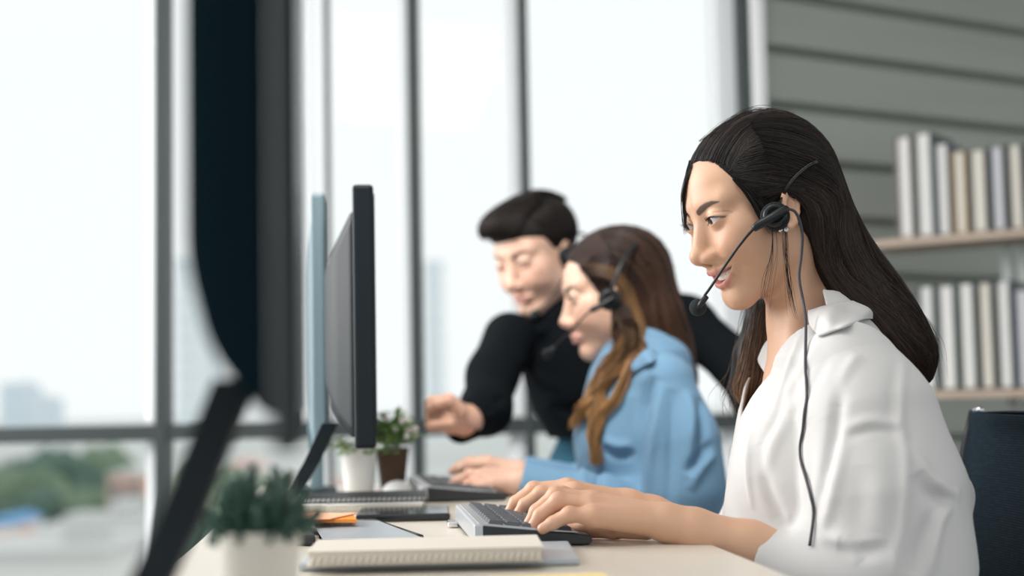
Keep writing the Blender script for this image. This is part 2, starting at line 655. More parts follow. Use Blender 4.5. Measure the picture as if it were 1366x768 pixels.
def head_sdf(p, smile=True, male=False, eye_open=1.0):
    q = mirror(p)
    d = ell(q, (-.019, 0, .026), (.0845, .073, .072))
    d = sm(d, ell(q, (.027, 0, .026), (.0515, .052, .046)), .03)
    d = sm(d, ell(q, (.026, 0, -.034), (.058, .058, .074)), .02)
    jw = .006 if male else 0.0
    d = sm(d, cap(q, (.002, .045 + jw, -.064), (.070, .010 + jw, -.098), .016, .0155), .022)
    d = sm(d, cap(q, (-.004, .052 + jw * .5, -.015), (.004, .047 + jw, -.066), .016, .015), .02)
    d = sm(d, sph(q, (.052, .041, -.022), .0215), .018)
    if smile:
        d = sm(d, ell(q, (.0665, .034, -.036), (.0165, .016, .0155)), .012)
    else:
        d = sm(d, ell(q, (.0640, .032, -.040), (.0165, .017, .020)), .016)
    d = sm(d, ell(q, (.058, 0, -.064), (.031, .033, .025)), .015)
    d = sm(d, ell(q, (.040, .040, -.048), (.026, .020, .030)), .02)
    d = sm(d, sph(q, (.0715, 0, -.0985), .0165), .014)
    d = sm(d, cap(q, (.0705, .010, .019), (.0600, .042, .020), .0105, .0095), .014)
    d = smax(d, -ell(q, (.097, .0315, -.001), (.0170, .0185, .0125)), .011)
    d = sm(d, sph(q, EYE, EYE_R + .0016), .0045)
    # nose
    ns = cap(q, (.0745, 0, .005), (.0945, 0, -.033), .0082, .0088)
    ns = sm(ns, sph(q, (.0975, 0, -.0375), .0096), .008)
    ns = sm(ns, ell(q, (.0895, .0118, -.0420), (.0105, .0066, .0074)), .006)
    ns = sm(ns, cap(q, (.0955, 0, -.0450), (.0865, 0, -.0520), .0040, .0050), .004)
    d = sm(d, ns, .010)
    d = smax(d, -ell(q, (.0930, .0066, -.0490), (.0065, .0034, .0046)), .002)
    # crease from the nose wing to the mouth corner
    if smile:
        cr = seg_dist(q, [(.085, .0195, -.045), (.079, .0300, -.053), (.072, .0355, -.063)])
        d = d + .0011 * np.exp(-(cr / .005) ** 2)
    # lips and mouth
    du, dl = lips_sdf(q, smile)
    d = sm(d, du, .0045)
    d = sm(d, dl, .0050)
    zu, zl = mouth_curves(q[:, 1], smile)
    slot = np.maximum(np.maximum(q[:, 2] - zu, zl - q[:, 2]), .064 - q[:, 0])
    if smile:
        d = smax(d, -slot, .0016)
    # eye openings
    au, al = almond(q, eye_open)
    op = np.maximum(np.maximum(au, al), .060 - q[:, 0])
    d = smax(d, -op, .0014)
    # upper lid fold
    fold = np.abs(au - .0040) + np.maximum(0, -(q[:, 2])) * 3
    d = d + .0007 * np.exp(-(fold / .0011) ** 2) * (q[:, 0] > .055)
    # ear
    er = math.radians(24)
    Mx = np.array([[math.cos(er), math.sin(er), 0], [-math.sin(er), math.cos(er), 0], [0, 0, 1.0]]).T
    et = math.radians(20)
    Mx = np.stack([Mx[:, 0] * math.cos(et) + Mx[:, 2] * math.sin(et), Mx[:, 1], Mx[:, 2] * math.cos(et) - Mx[:, 0] * math.sin(et)], 1)
    ec = np.array([.0015, .0770, -.016])
    ES = .84
    ed = ell(q, ec, (.0165 * ES, .0050, .0285 * ES), Mx) / ES
    e = (q - ec.astype(q.dtype)) @ Mx.astype(q.dtype) / ES
    rim = [(.003, .0045, .0270), (-.010, .005, .0255), (-.0165, .005, .010), (-.0130, .004, -.006), (-.004, .003, -.022), (.004, .001, -.029)]
    ed = sm(ed, chain(e, rim, [.0030, .0034, .0036, .0034, .0044, .0054], .003), .003)
    ed = smax(ed, -ell(e, (.001, .0070, -.001), (.0085, .0075, .0150)), .003)
    ed = smax(ed, -ell(e, (-.004, .0068, .017), (.0075, .0052, .0075)), .003)
    d = sm(d, ed * ES, .005)
    return d


SKIN = np.array([0.62, 0.375, 0.25])


def skin_color(p, base, lip, brow, smile=True, lips=1.0, eye_open=1.0, liner=1.0):
    q = mirror(np.asarray(p, float))
    c = np.tile(np.asarray(base, float), (len(q), 1))

    def mixc(mask, col):
        nonlocal c
        c = c * (1 - mask[:, None]) + np.asarray(col)[None] * mask[:, None]
    # flush of the cheek, nose and ear
    bl = np.exp(-(np.linalg.norm((q - [.068, .040, -.030]) / [.03, .022, .020], axis=1)) ** 2)
    bl = np.maximum(bl, .6 * np.exp(-(np.linalg.norm((q - [.103, 0, -.040]) / [.014, .014, .012], axis=1)) ** 2))
    mixc(.32 * bl, np.asarray(base) * [1.02, .78, .76])
    du, dl = lips_sdf(q, smile)
    dd = np.minimum(du, dl)
    mixc(lips * smoothstep(.0010, -.0010, dd - .0006) * (q[:, 0] > .07), lip)
    zu, zl = mouth_curves(q[:, 1], smile)
    slot = np.maximum(np.maximum(q[:, 2] - zu, zl - q[:, 2]), .0 - q[:, 0] + .070)
    if smile:
        mixc(smoothstep(.0006, -.0012, slot) * (q[:, 0] < .0825) * (q[:, 0] > .055), np.array([.16, .04, .035]))
    else:
        mixc(.7 * np.exp(-((q[:, 2] - (zu + zl) / 2) / .0009) ** 2) * (q[:, 1] < .024) * (q[:, 0] > .06), np.asarray(lip) * .45)
    # eyebrow
    yz = q[:, 1:3]
    bpts = np.array([(.0130, .0135), (.0210, .0168), (.0290, .0192), (.0370, .0200), (.0460, .0188)])
    bw = np.array([.0034, .0040, .0034, .0025, .0007])
    m = np.zeros(len(q))
    for i in range(4):
        a, b = bpts[i], bpts[i + 1]
        h = np.clip(((yz - a) @ (b - a)) / ((b - a) @ (b - a)), 0, 1)
        ds = np.linalg.norm(yz - a - h[:, None] * (b - a), axis=1) - (bw[i] + (bw[i + 1] - bw[i]) * h)
        m = np.maximum(m, smoothstep(.0011, -.0009, ds))
    mixc(.92 * m * (q[:, 0] > .035), brow)
    # lash line
    au, al = almond(q, eye_open)
    lash = np.exp(-((au - .0004) / .0011) ** 2) * (al < .0035) * (q[:, 0] > .05)
    mixc(.9 * liner * np.clip(lash, 0, 1), np.array([.02, .014, .012]))
    lo = np.exp(-((al - .0002) / .0008) ** 2) * (au < .001) * (q[:, 0] > .05)
    mixc(.45 * liner * np.clip(lo, 0, 1), np.array([.08, .04, .03]))
    return c
# ------------------------------------------------------------------ people
M_skin = mat('skin', rough=0.46, spec=0.4, attr='Col', sss=0.12, bump=(900, 0.05, 0.001))
M_hair = mat('hair_strands', rough=0.42, spec=0.22, attr='Col')
M_white_shirt = mat('white_cotton', (0.61, 0.605, 0.60), rough=0.85, spec=0.15, bump=(700, 0.08, 0.001), sheen=0.1)
M_eye_white = mat('eye_white', (0.56, 0.56, 0.57), rough=0.12)
M_iris = mat('iris_brown', (0.035, 0.02, 0.014), rough=0.1)
M_pupil = mat('pupil_black', (0.004, 0.004, 0.004), rough=0.08)
M_teeth = mat('teeth', (0.86, 0.82, 0.75), rough=0.25, sss=0.05)
M_lash = mat('eyelash', (0.012, 0.009, 0.008), rough=0.6)
M_black_plastic = mat('black_plastic', (0.010, 0.012, 0.014), rough=0.38, spec=0.35)
M_black_foam = mat('black_foam', (0.010, 0.014, 0.016), rough=0.95, bump=(900, 0.6, 0.002))
M_cable = mat('grey_cable', (0.045, 0.042, 0.055), rough=0.5)
M_crystal = mat('crystal', (0.85, 0.86, 0.9), rough=0.08, metal=0.7)
M_chrome = mat('chrome', (0.75, 0.76, 0.78), rough=0.18, metal=1.0)


def head_parts(root, off, O, M, smile, gaze, male=False, eye_open=1.0, lashes=True):
    """eyes, teeth, lashes of a head: children of the person"""
    def W(l):
        return O + M @ np.asarray(l, float)
    for sgn in (1, -1):
        c = W(EYE * [1, sgn, 1])
        g = M @ np.array([math.cos(gaze[0]) * math.cos(gaze[1]), math.sin(gaze[0]), math.sin(gaze[1])])
        g /= np.linalg.norm(g)
        mb = MB()
        q = Vector((0, 0, 1)).rotation_difference(Vector(g)).to_matrix().to_4x4()
        T = Matrix.Translation(Vector(c)) @ q
        prof, rings = [], [(0, 12.6)]
        a = np.linspace(math.pi, 0, 40)
        pr = [(EYE_R * math.sin(t), EYE_R * math.cos(t)) for t in a]
        mb.lathe([(max(r, 1e-5), z) for r, z in pr], 32, T)
        for i, f in enumerate(mb.f):
            zc = np.mean([(T.inverted() @ Vector(mb.v[k])).z for k in f])
            ang = math.acos(max(-1, min(1, zc / EYE_R)))
            mb.mi[i] = 2 if ang < 0.20 else (1 if ang < 0.55 else 0)
        mb.build('eye', [M_eye_white, M_iris, M_pupil], root, off)
        if lashes:
            Pn, Rn = [], []
            w, hu = 0.0124, 0.0050 * eye_open
            Ru = (w * w + hu * hu) / (2 * hu)
            for t in np.linspace(-0.85, 1.0, 26 if sgn > 0 else 9):
                yy = t * w * 0.92
                zz = (hu - Ru) + math.sqrt(Ru * Ru - yy * yy) + 0.14 * yy - 0.0006
                rx = math.sqrt(max((EYE_R + .0016) ** 2 - yy * yy - zz * zz, 1e-8))
                b = np.array([EYE[0] + rx, EYE[1] + yy, zz])
                ln = 0.0025 + 0.0038 * (t + 0.85) / 1.85
                d = np.array([0.85, 0.45 * t, 0.15])
                d /= np.linalg.norm(d)
                pts = [b - d * .001, b + d * ln * .5 + [0, 0, -.0005], b + d * ln + [0, 0, .0016]]
                Pn.append([W(np.asarray(x) * [1, sgn, 1]) for x in pts])
                Rn.append([.00022, .00018, .00005])
            v, f = tube_arrays(np.array(Pn), np.array(Rn), 3)
            np_mesh('eyelashes', v, f, M_lash, root, off)
    if smile:
        mb = MB()
        n = 6
        ws = [.0084, .0070, .0078, .0070, .0068, .0066]
        for sgn in (1, -1):
            s = 0.0
            for i in range(n):
                yc = s + ws[i] / 2
                s += ws[i] * 0.93
                ang = yc * 26
                y = 0.0290 * math.sin(min(ang, 1.5))
                x = 0.0545 - JAW_BACK * .9 + 0.0290 * math.cos(min(ang, 1.5))
                z = -0.0695 + .0060 * (y / .028) ** 2 + (0.0003 if i == 1 else 0)
                R_ = Matrix(((math.cos(ang), -math.sin(ang) * sgn, 0, 0), (math.sin(ang) * sgn, math.cos(ang), 0, 0), (0, 0, 1, 0), (0, 0, 0, 1)))
                T = Matrix.Translation((x, sgn * y, z)) @ R_
                bm = bmesh.new()
                bmesh.ops.create_icosphere(bm, subdivisions=3, radius=1.0)
                for v in bm.verts:
                    k = Vector(v.co)
                    sx = [math.copysign(abs(c) ** 0.55, c) for c in k]
                    v.co = Vector((sx[0] * .0035, sx[1] * ws[i] * .5, sx[2] * .0052))
                TT = Matrix(((*M[0], O[0]), (*M[1], O[1]), (*M[2], O[2]), (0, 0, 0, 1))) @ T
                mb._take(bm, TT, 0, True)
        mb.sm = [True] * len(mb.sm)
        mb.build('teeth', M_teeth, root, off)


def finger_rig(hand):
    """hand: dict wrist, palm radius, fingers = list of (points, radii); returns f(p)"""
    def f(p):
        d = chain(p, hand['arm'][0], hand['arm'][1], .012)
        pd = None
        for pts, rad in hand['fingers']:
            e = cap(p, hand['arm'][0][0], pts[0], hand['palm'][0] * .92, hand['palm'][1])
            pd = e if pd is None else sm(pd, e, .007)
        d = sm(d, pd, .010)
        fd = None
        for pts, rad in hand['fingers']:
            e = chain(p, pts, rad, .0035)
            # knuckle
            e = sm(e, sph(p, pts[1], rad[1] * 1.07), .004)
            fd = e if fd is None else sm(fd, e, .0022)
        d = sm(d, fd, .006)
        if 'thumb' in hand:
            pts, rad = hand['thumb']
            d = sm(d, chain(p, pts, rad, .006), .008)
        return d
    return f


def build_hand(hand, h=.0011, base=SKIN):
    pts = [np.array(hand['arm'][0])] + [np.array(q[0]) for q in hand['fingers']]
    if 'thumb' in hand: pts.append(np.array(hand['thumb'][0]))
    A = np.vstack(pts)
    lo, hi = A.min(0) - .04, A.max(0) + .04
    v, q = polygonize(finger_rig(hand), lo, hi, h)
    col = np.tile(np.asarray(base), (len(v), 1))
    # redder knuckles and finger ends, paler nails
    for pts, rad in hand['fingers'] + ([hand['thumb']] if 'thumb' in hand else []):
        for j, w in ((0, .35), (1, .4), (len(pts) - 1, .5)):
            m = w * np.exp(-(np.linalg.norm(v - pts[j], axis=1) / .011) ** 2)
            col = col * (1 - m[:, None]) + np.asarray(base) * [1.0, .74, .68] * m[:, None]
        t = np.asarray(pts[-1]) - np.asarray(pts[-2])
        t /= np.linalg.norm(t)
        up = np.array([0, 0, 1.0]) if hand.get('nail_up') is None else hand['nail_up']
        n = up - t * (up @ t)
        n /= np.linalg.norm(n)
        c = np.asarray(pts[-1]) + n * rad[-1] + t * .002
        m = smoothstep(.0058, .0045, np.linalg.norm((v - c), axis=1)) * .8
        col = col * (1 - m[:, None]) + np.array([.72, .45, .38]) * m[:, None]
    return v, q, col


def join(parts):
    v, q, c, b = [], [], [], 0
    for a in parts:
        v.append(a[0]); q.append(a[1] + b); c.append(a[2]); b += len(a[0])
    return np.vstack(v), np.vstack(q), np.vstack(c)


def strands(guides, n, rad, base, tip, jit=.0025, f=None, off=(.0006, .0035), seg=16, spread=None, var=.35, tipr=.25, taper0=.6):
    """n hair tubes blended between neighbouring guide polylines; f: surface they lie on"""
    G = np.stack([spline(g, seg) for g in guides])
    k = len(G)
    u = rng.random(n) * (k - 1 - 1e-6)
    i = u.astype(int)
    t = (u - i)[:, None, None]
    Pn = G[i] * (1 - t) + G[i + 1] * t
    w = np.linspace(0, 1, seg)[None, :, None]
    a = rng.normal(size=(n, 1, 3)) * jit * (0.4 + 0.9 * w)
    ph = rng.random((n, 1, 3)) * 6.28
    Pn = Pn + a + np.sin(ph + w * (4 + 5 * rng.random((n, 1, 1)))) * jit * .5
    # vary where a strand starts and ends
    if f is not None:
        o = off[0] + (off[1] - off[0]) * rng.random((n, 1)) ** 1.6
        flat = Pn.reshape(-1, 3)
        oo = np.repeat(o, seg, 1).reshape(-1)
        for _ in range(3):
            g, v0 = grad(f, flat, .002)
            gl = np.sum(g * g, 1) + 1e-4
            st = (oo - v0) / gl
            flat = flat + g * np.clip(st, -.02, .02)[:, None]
        Pn = flat.reshape(n, seg, 3)
        Pn[:, 1:-1] = (Pn[:, :-2] + 2 * Pn[:, 1:-1] + Pn[:, 2:]) / 4
    rr = rad * (0.6 + 0.8 * rng.random((n, 1)))
    prof = np.interp(np.linspace(0, 1, seg), [0, .15, .7, 1], [taper0, 1, 1, tipr])
    Rn = rr * prof[None]
    v, q = tube_arrays(Pn, Rn, 4)
    b = np.asarray(base)[None, None] * (1 - w) + np.asarray(tip)[None, None] * w
    vv = np.clip(1 + var * rng.normal(size=(n, 1, 1)), .25, 2.4)
    c = np.repeat((b * vv)[:, :, None, :], 4, 2).reshape(-1, 3)
    return v, q, c


# ================================================================== the woman in white
H1 = head_frame(19, 20, 0)
O1 = P(948, 296, 1.70) - H1 @ np.array([.0815, .0315, -.001])


def W1(l):
    return O1 + H1 @ np.asarray(l, float)


root1 = thing('person', 'smiling woman in a white shirt with long dark hair, typing at the nearest keyboard', 'person',
              tuple(P(1140, 900, 1.74) * [1, 1, 0]))
off1 = np.array(root1.location)
S1 = 1.0


def head1_world(p):
    l = (p - O1.astype(np.float32)) @ H1.astype(np.float32)
    d = head_sdf(l, smile=True)
    nk = chain(p, [W1((-.022, 0, -.035)), W1((-.030, 0, -.085)), P(1083, 440, 1.755), P(1092, 500, 1.745)], [.050, .0465, .050, .062], .02)
    d = sm(d, nk, .018)
    # sinew from behind the ear to the collar bone
    d = sm(d, cap(p, W1((-.02, .050, -.06)), P(1062, 470, 1.715), .010, .008), .02)
    d = sm(d, ell(p, P(1085, 540, 1.735), (.055, .10, .075)), .03)
    return d


lo = np.minimum(O1 - .15, P(1010, 610, 1.70)); hi = O1 + [.16, .15, .15]
hv, hq = polygonize(head1_world, [O1[0] - .13, O1[1] - .13, O1[2] - .31], [O1[0] + .17, O1[1] + .13, O1[2] + .13], .0011)
hc = skin_color((hv - O1) @ H1, SKIN, (.50, .19, .16), (.055, .034, .027))

left_hand = dict(
    arm=([P(890, 697, 1.585), P(925, 706, 1.583), P(1000, 729, 1.575), P(1080, 765, 1.56)], [.0200, .0225, .0275, .035]),
    palm=(.0190, .0125),
    fingers=[
        ([P(802, 672, 1.622), P(750, 660, 1.625), P(724, 679, 1.627), P(713, 695, 1.627)], [.0112, .0092, .0080, .0066]),
        ([P(790, 669, 1.604), P(742, 661, 1.606), P(716, 682, 1.606), P(706, 699, 1.606)], [.0115, .0096, .0083, .0068]),
        ([P(788, 675, 1.585), P(745, 668, 1.586), P(721, 687, 1.587), P(711, 702, 1.587)], [.0112, .0092, .0080, .0066]),
        ([P(792, 688, 1.566), P(760, 686, 1.566), P(738, 697, 1.567), P(724, 705, 1.568)], [.0102, .0082, .0072, .0060]),
    ],
    thumb=([P(862, 702, 1.605), P(818, 703, 1.632), P(778, 706, 1.648), P(750, 708, 1.655)], [.0150, .0125, .0098, .0078]))
right_hand = dict(
    arm=([P(838, 675, 1.80), P(870, 686, 1.81), P(935, 714, 1.84), P(1000, 740, 1.87)], [.0205, .0225, .0270, .034]),
    palm=(.0185, .0125),
    fingers=[
        ([P(766, 656, 1.768), P(722, 658, 1.768), P(700, 673, 1.768), P(690, 687, 1.768)], [.0112, .0092, .0080, .0066]),
        ([P(757, 651, 1.788), P(712, 653, 1.788), P(688, 670, 1.788), P(678, 686, 1.788)], [.0115, .0096, .0083, .0068]),
        ([P(760, 654, 1.808), P(722, 655, 1.808), P(700, 669, 1.808), P(688, 683, 1.808)], [.0110, .0092, .0080, .0066]),
        ([P(770, 660, 1.826), P(738, 660, 1.826), P(718, 672, 1.826), P(706, 684, 1.826)], [.0100, .0082, .0072, .0060]),
    ],
    thumb=([P(822, 684, 1.775), P(782, 687, 1.752), P(745, 691, 1.745), P(720, 696, 1.742)], [.0150, .0125, .0098, .0078]))
body_parts = [(hv, hq, hc), build_hand(left_hand), build_hand(right_hand)]

SH_L = P(1150, 495, 1.580)
SH_R = SH_L + [0.0, .33, 0]


def core1(p):
    d = echain(p, [P(1090, 520, 1.745), P(1105, 700, 1.745), P(1140, 890, 1.745)], [(.12, .05), (.10, .07), (.13, .09)], (0, 1, 0), .05)
    for s, y in ((-1, 1.66), (1, 1.83)):
        hip = np.array([.38, y, .52])
        d = sm(d, chain(p, [hip, [.02, y - .01, .53], [.04, y - .01, .10], [-.08, y - .01, .05]], [.085, .06, .042, .032], .03), .04)
    return d


cv_, cq_ = polygonize(core1, [-.2, 1.45, -.02], [.56, 2.03, .95], .009)
body_parts.append((cv_, cq_, np.tile(SKIN, (len(cv_), 1))))
v, q, c = join(body_parts)
body1 = np_mesh('body', v, q, M_skin, root1, off1, c)
head_parts(root1, off1, O1, H1, True, (-0.28, -0.12))
# ---- her shirt
def seam(p, d, pts, w, a):
    """a soft fold along pts: raised by a (negative a: a furrow)"""
    return d - a * np.exp(-(seg_dist(p, pts) / w) ** 2)


def fold_lines(f, specs, d0, d1):
    """folds given as (image columns and rows, width, height), laid on the cloth f"""
    out = []
    for xy, w, a in specs:
        c = spline(np.array([(x, y, 0.0) for x, y in xy]), max(7, 4 * len(xy)))
        out.append((np.array([on_surface(x, y, f, d0, d1, .0) for x, y, _ in c]), w, a))
    return out


def fold_cloth(v, f, lines):
    """push the cloth's vertices out and in along the folds"""
    g, _ = grad(f, v, .003)
    n = g / (np.linalg.norm(g, axis=1, keepdims=True) + 1e-9)
    h = np.zeros(len(v))
    for pts, w, a in lines:
        lo, hi = pts.min(0) - 3.2 * w, pts.max(0) + 3.2 * w
        k = np.where(((v > lo) & (v < hi)).all(1))[0]
        if not len(k): continue
        q = v[k]
        best, t = np.full(len(k), 9.0), np.zeros(len(k))
        m = len(pts) - 1
        for i in range(m):
            ab = pts[i + 1] - pts[i]
            s_ = np.clip((q - pts[i]) @ ab / (ab @ ab + 1e-12), 0, 1)
            d = np.linalg.norm(q - pts[i] - s_[:, None] * ab, axis=1)
            b = d < best
            best[b] = d[b]
            t[b] = (i + s_[b]) / m
        h[k] += a * np.exp(-(best / w) ** 2) * np.sin(np.pi * np.clip(t, .0, 1)) ** .7
    return v + n * h[:, None]


NX = np.array([0, 1.0, 0])


def shirt1(p):
    d = echain(p, [P(1145, 890, 1.745), P(1105, 740, 1.74), P(1098, 620, 1.74), P(1098, 540, 1.74), P(1092, 478, 1.74), P(1088, 430, 1.745)],
               [(.185, .130), (.160, .122), (.160, .098), (.150, .080), (.110, .064), (.060, .058)], NX, .05)
    d = sm(d, sph(p, P(1066, 622, 1.665), .066), .05)
    # near sleeve
    sl = chain(p, [P(1132, 492, 1.60), P(1160, 560, 1.570), P(1180, 660, 1.55), P(1190, 760, 1.54), P(1195, 812, 1.545)], [.054, .066, .078, .080, .068], .04)
    sl = sm(sl, cap(p, P(1180, 640, 1.56), P(1277, 659, 1.575), .055, .010), .05)
    fo = chain(p, [P(1195, 812, 1.545), P(1095, 775, 1.56), P(1000, 741, 1.575)], [.064, .047, .0335], .04)
    sl = sm(sl, fo, .03)
    d = sm(d, sl, .010)
    # far sleeve
    fr = chain(p, [P(1078, 495, 1.885), P(1048, 600, 1.89), P(1032, 700, 1.885), P(1025, 750, 1.885)], [.050, .058, .060, .052], .04)
    fr = sm(fr, chain(p, [P(1025, 750, 1.885), P(945, 722, 1.85)], [.050, .031], .03), .03)
    d = sm(d, fr, .02)
    return d


NECK1 = [P(1100, 375, 1.755), P(1086, 424, 1.745)]
V_Y = P(1030, 500, 1.745)[1]
V_Z = [P(1030, 556, 1.73)[2], P(1030, 500, 1.73)[2], P(1073, 425, 1.70)[2], P(1073, 390, 1.70)[2]]
V_W = [.004, .074, .092, .100]


def on_surface(px, py, f, d0, d1, off=.002):
    """first place where the line of sight meets the surface f, lifted off it"""
    ds = np.arange(d0, d1, .0015)
    pts = np.stack([P(px, py, d) for d in ds]).astype(np.float32)
    k = np.argmax(f(pts) < off)
    return pts[k].astype(float)
cuffL = (P(1004, 742, 1.575), P(960, 727, 1.58))
cuffR = (P(945, 722, 1.85), P(905, 706, 1.83))


FOLDS1 = [
    ([(1122, 575), (1160, 563), (1203, 568)], .0075, .0035),
    ([(1126, 585), (1162, 574), (1203, 578)], .0065, -.0030),
    ([(1207, 470), (1201, 520), (1200, 566), (1208, 610), (1206, 690), (1192, 768)], .0065, .0042),
    ([(1196, 480), (1191, 540), (1190, 562)], .008, -.0030),
    ([(1214, 590), (1236, 630), (1262, 655), (1282, 660)], .0065, .0055),
    ([(1222, 630), (1244, 662), (1276, 666)], .010, -.0075),
    ([(1272, 668), (1252, 700), (1240, 768)], .0065, .0055),
    ([(1258, 668), (1232, 720), (1222, 768)], .010, -.0055),
    ([(1146, 472), (1128, 500), (1118, 540)], .008, .0050),
    ([(1138, 482), (1122, 520), (1112, 580), (1098, 640), (1082, 700)], .0085, -.0065),
    ([(1128, 580), (1116, 640), (1104, 690), (1096, 712)], .008, .0040),
    ([(1068, 520), (1050, 560), (1030, 600), (1016, 640)], .010, .0040),
    ([(1052, 520), (1034, 560), (1014, 596)], .007, -.0030),
    ([(1012, 590), (1020, 640), (1040, 690), (1062, 712)], .010, -.0060),
    ([(1002, 570), (998, 620), (1004, 680)], .006, .0040),
    ([(1070, 440), (1052, 490), (1030, 556)], .0045, .0020),
    ([(1094, 455), (1060, 510), (1034, 560)], .008, .0026),
    ([(1110, 470), (1080, 520), (1058, 560)], .009, -.0026),
    ([(1120, 724), (1150, 736), (1190, 730)], .009, -.0050),
    ([(1088, 716), (1125, 722), (1150, 748)], .008, .0045),
    ([(1150, 620), (1146, 680), (1150, 720)], .016, -.0030),
    ([(1170, 590), (1176, 650), (1172, 710)], .016, .0025),
    ([(1075, 560), (1080, 620), (1074, 690)], .014, -.0030)]
LINES1 = fold_lines(shirt1, FOLDS1, 1.38, 1.85)


def shell1(p):
    d = shirt1(p)
    e = np.maximum(d, -(d + .0034))
    cv = chain(p, NECK1, [.056, .053], .02)
    # the open front: a V between the two plackets
    w = np.interp(p[:, 2], V_Z, V_W).astype(p.dtype)
    vv = np.maximum((np.abs(p[:, 1] - V_Y) - w) * .8, p[:, 0] - NECK1[1][0].astype(p.dtype))
    e = smax(e, -np.minimum(cv, np.maximum(vv, V_Z[0] - p[:, 2])), .002)
    for a, b in (cuffL, cuffR):
        ax = (b - a) / np.linalg.norm(b - a)
        pl = (p - a.astype(p.dtype)) @ ax.astype(p.dtype)
        near = np.linalg.norm(p - a.astype(p.dtype), axis=1) < .052
        e = np.where(near, smax(e, pl, .002), e)
    return np.maximum(e, .56 - p[:, 2])


sv, sq = polygonize(shell1, [.14, 1.42, .54], [.60, 2.0, 1.10], .0019, project=2)
sv = fold_cloth(sv, shirt1, LINES1)
np_mesh('shirt', sv, sq, M_white_shirt, root1, off1)


def sheet(rows, nu, nv, thick):
    """thin bent sheet through rows of control points"""
    R_ = np.stack([spline(r, nu) for r in rows])
    g = np.stack([spline(R_[:, i], nv) for i in range(nu)], 1)
    du = np.gradient(g, axis=1)
    dv = np.gradient(g, axis=0)
    n = np.cross(du, dv)
    n /= np.linalg.norm(n, axis=2, keepdims=True) + 1e-9
    a, b = g + n * thick / 2, g - n * thick / 2
    v = np.vstack([a.reshape(-1, 3), b.reshape(-1, 3)])
    f = []
    N = nu * nv
    I = lambda j, i: j * nu + i
    for j in range(nv - 1):
        for i in range(nu - 1):
            f.append((I(j, i), I(j, i + 1), I(j + 1, i + 1), I(j + 1, i)))
            f.append((N + I(j, i), N + I(j + 1, i), N + I(j + 1, i + 1), N + I(j, i + 1)))
    for j in range(nv - 1):
        f.append((I(j, 0), I(j + 1, 0), N + I(j + 1, 0), N + I(j, 0)))
        f.append((I(j, nu - 1), N + I(j, nu - 1), N + I(j + 1, nu - 1), I(j + 1, nu - 1)))
    for i in range(nu - 1):
        f.append((I(0, i), N + I(0, i), N + I(0, i + 1), I(0, i + 1)))
        f.append((I(nv - 1, i), I(nv - 1, i + 1), N + I(nv - 1, i + 1), N + I(nv - 1, i)))
    return v, np.array(f)


cl_v, cl_f = sheet([
    [P(1078, 415, 1.674), P(1098, 409, 1.672), P(1125, 403, 1.680), P(1150, 402, 1.705), P(1164, 406, 1.75)],
    [on_surface(x, y, shirt1, 1.4, 1.8, .009) for x, y in ((1081, 434), (1104, 424), (1130, 416), (1158, 414))] + [P(1178, 416, 1.75)],
    [on_surface(x, y, shirt1, 1.4, 1.8, .0045) for x, y in ((1092, 448), (1112, 441), (1134, 433), (1158, 425))] + [P(1188, 430, 1.75)]], 40, 20, .0024)
np_mesh('collar', cl_v, cl_f, M_white_shirt, root1, off1)
cl_v, cl_f = sheet([
    [P(1052, 440, 1.79), P(1046, 436, 1.80), P(1060, 424, 1.815), P(1090, 412, 1.82)],
    [P(1028, 470, 1.79), P(1022, 458, 1.81), P(1040, 440, 1.83), P(1080, 428, 1.84)],
    [P(1022, 500, 1.78), P(1012, 478, 1.81), P(1030, 455, 1.84), P(1075, 440, 1.85)]], 30, 16, .0024)
np_mesh('collar', cl_v, cl_f, M_white_shirt, root1, off1)

# ---- her hair
def hairline(x):
    return np.interp(x, [-.03, -.012, .0, .026, .032, .037, .041, .048, .053, .057, .062, .07], [-.10, -.060, -.040, -.036, -.028, -.012, .012, .041, .056, .067, .074, .080])


HL_UP = .005


def hair1(p):
    l = (p - O1.astype(np.float32)) @ H1.astype(np.float32)
    q = l.copy()
    q[:, 1] = np.abs(q[:, 1])
    c = ell(q, (-.0205, 0, .026), (.0915, .0805, .0785))
    c = sm(c, ell(q, (-.045, 0, .048), (.048, .050, .046)), .02)
    hl = (hairline(l[:, 0]) + HL_UP - l[:, 2]) * .75
    c = smax(c, hl, .010)
    # free the ear
    ear = ell(q, (-.005, .085, -.022), (.020, .026, .029))
    c = smax(c, -ear, .008)
    b = echain(p, [P(1066, 240, 1.765), P(1081, 290, 1.765), P(1110, 342, 1.76), P(1146, 394, 1.755), P(1184, 440, 1.745), P(1215, 476, 1.74), P(1224, 502, 1.74)],
               [(.076, .038), (.073, .038), (.069, .036), (.062, .041), (.050, .036), (.034, .022), (.012, .008)], NX, .03)
    d = sm(c, b, .025)
    f = chain(p, [P(1040, 380, 1.835), P(1022, 430, 1.845), P(1010, 475, 1.85), P(1004, 515, 1.85), P(1008, 540, 1.85)], [.020, .024, .027, .026, .012], .02)
    return np.minimum(d, f)


hv2, hq2 = polygonize(hair1, [O1[0] - .13, O1[1] - .14, P(1100, 570, 1.76)[2]], [O1[0] + .30, O1[1] + .16, O1[2] + .14], .0022)
DK, BR = np.array([.0095, .0078, .0075]), np.array([.030, .019, .014])
hparts = [(hv2, hq2, np.tile(DK * .8, (len(hv2), 1)))]
# swept back from the forehead over the crown to the back
def LW(*pts):
    return [W1(a) for a in pts]


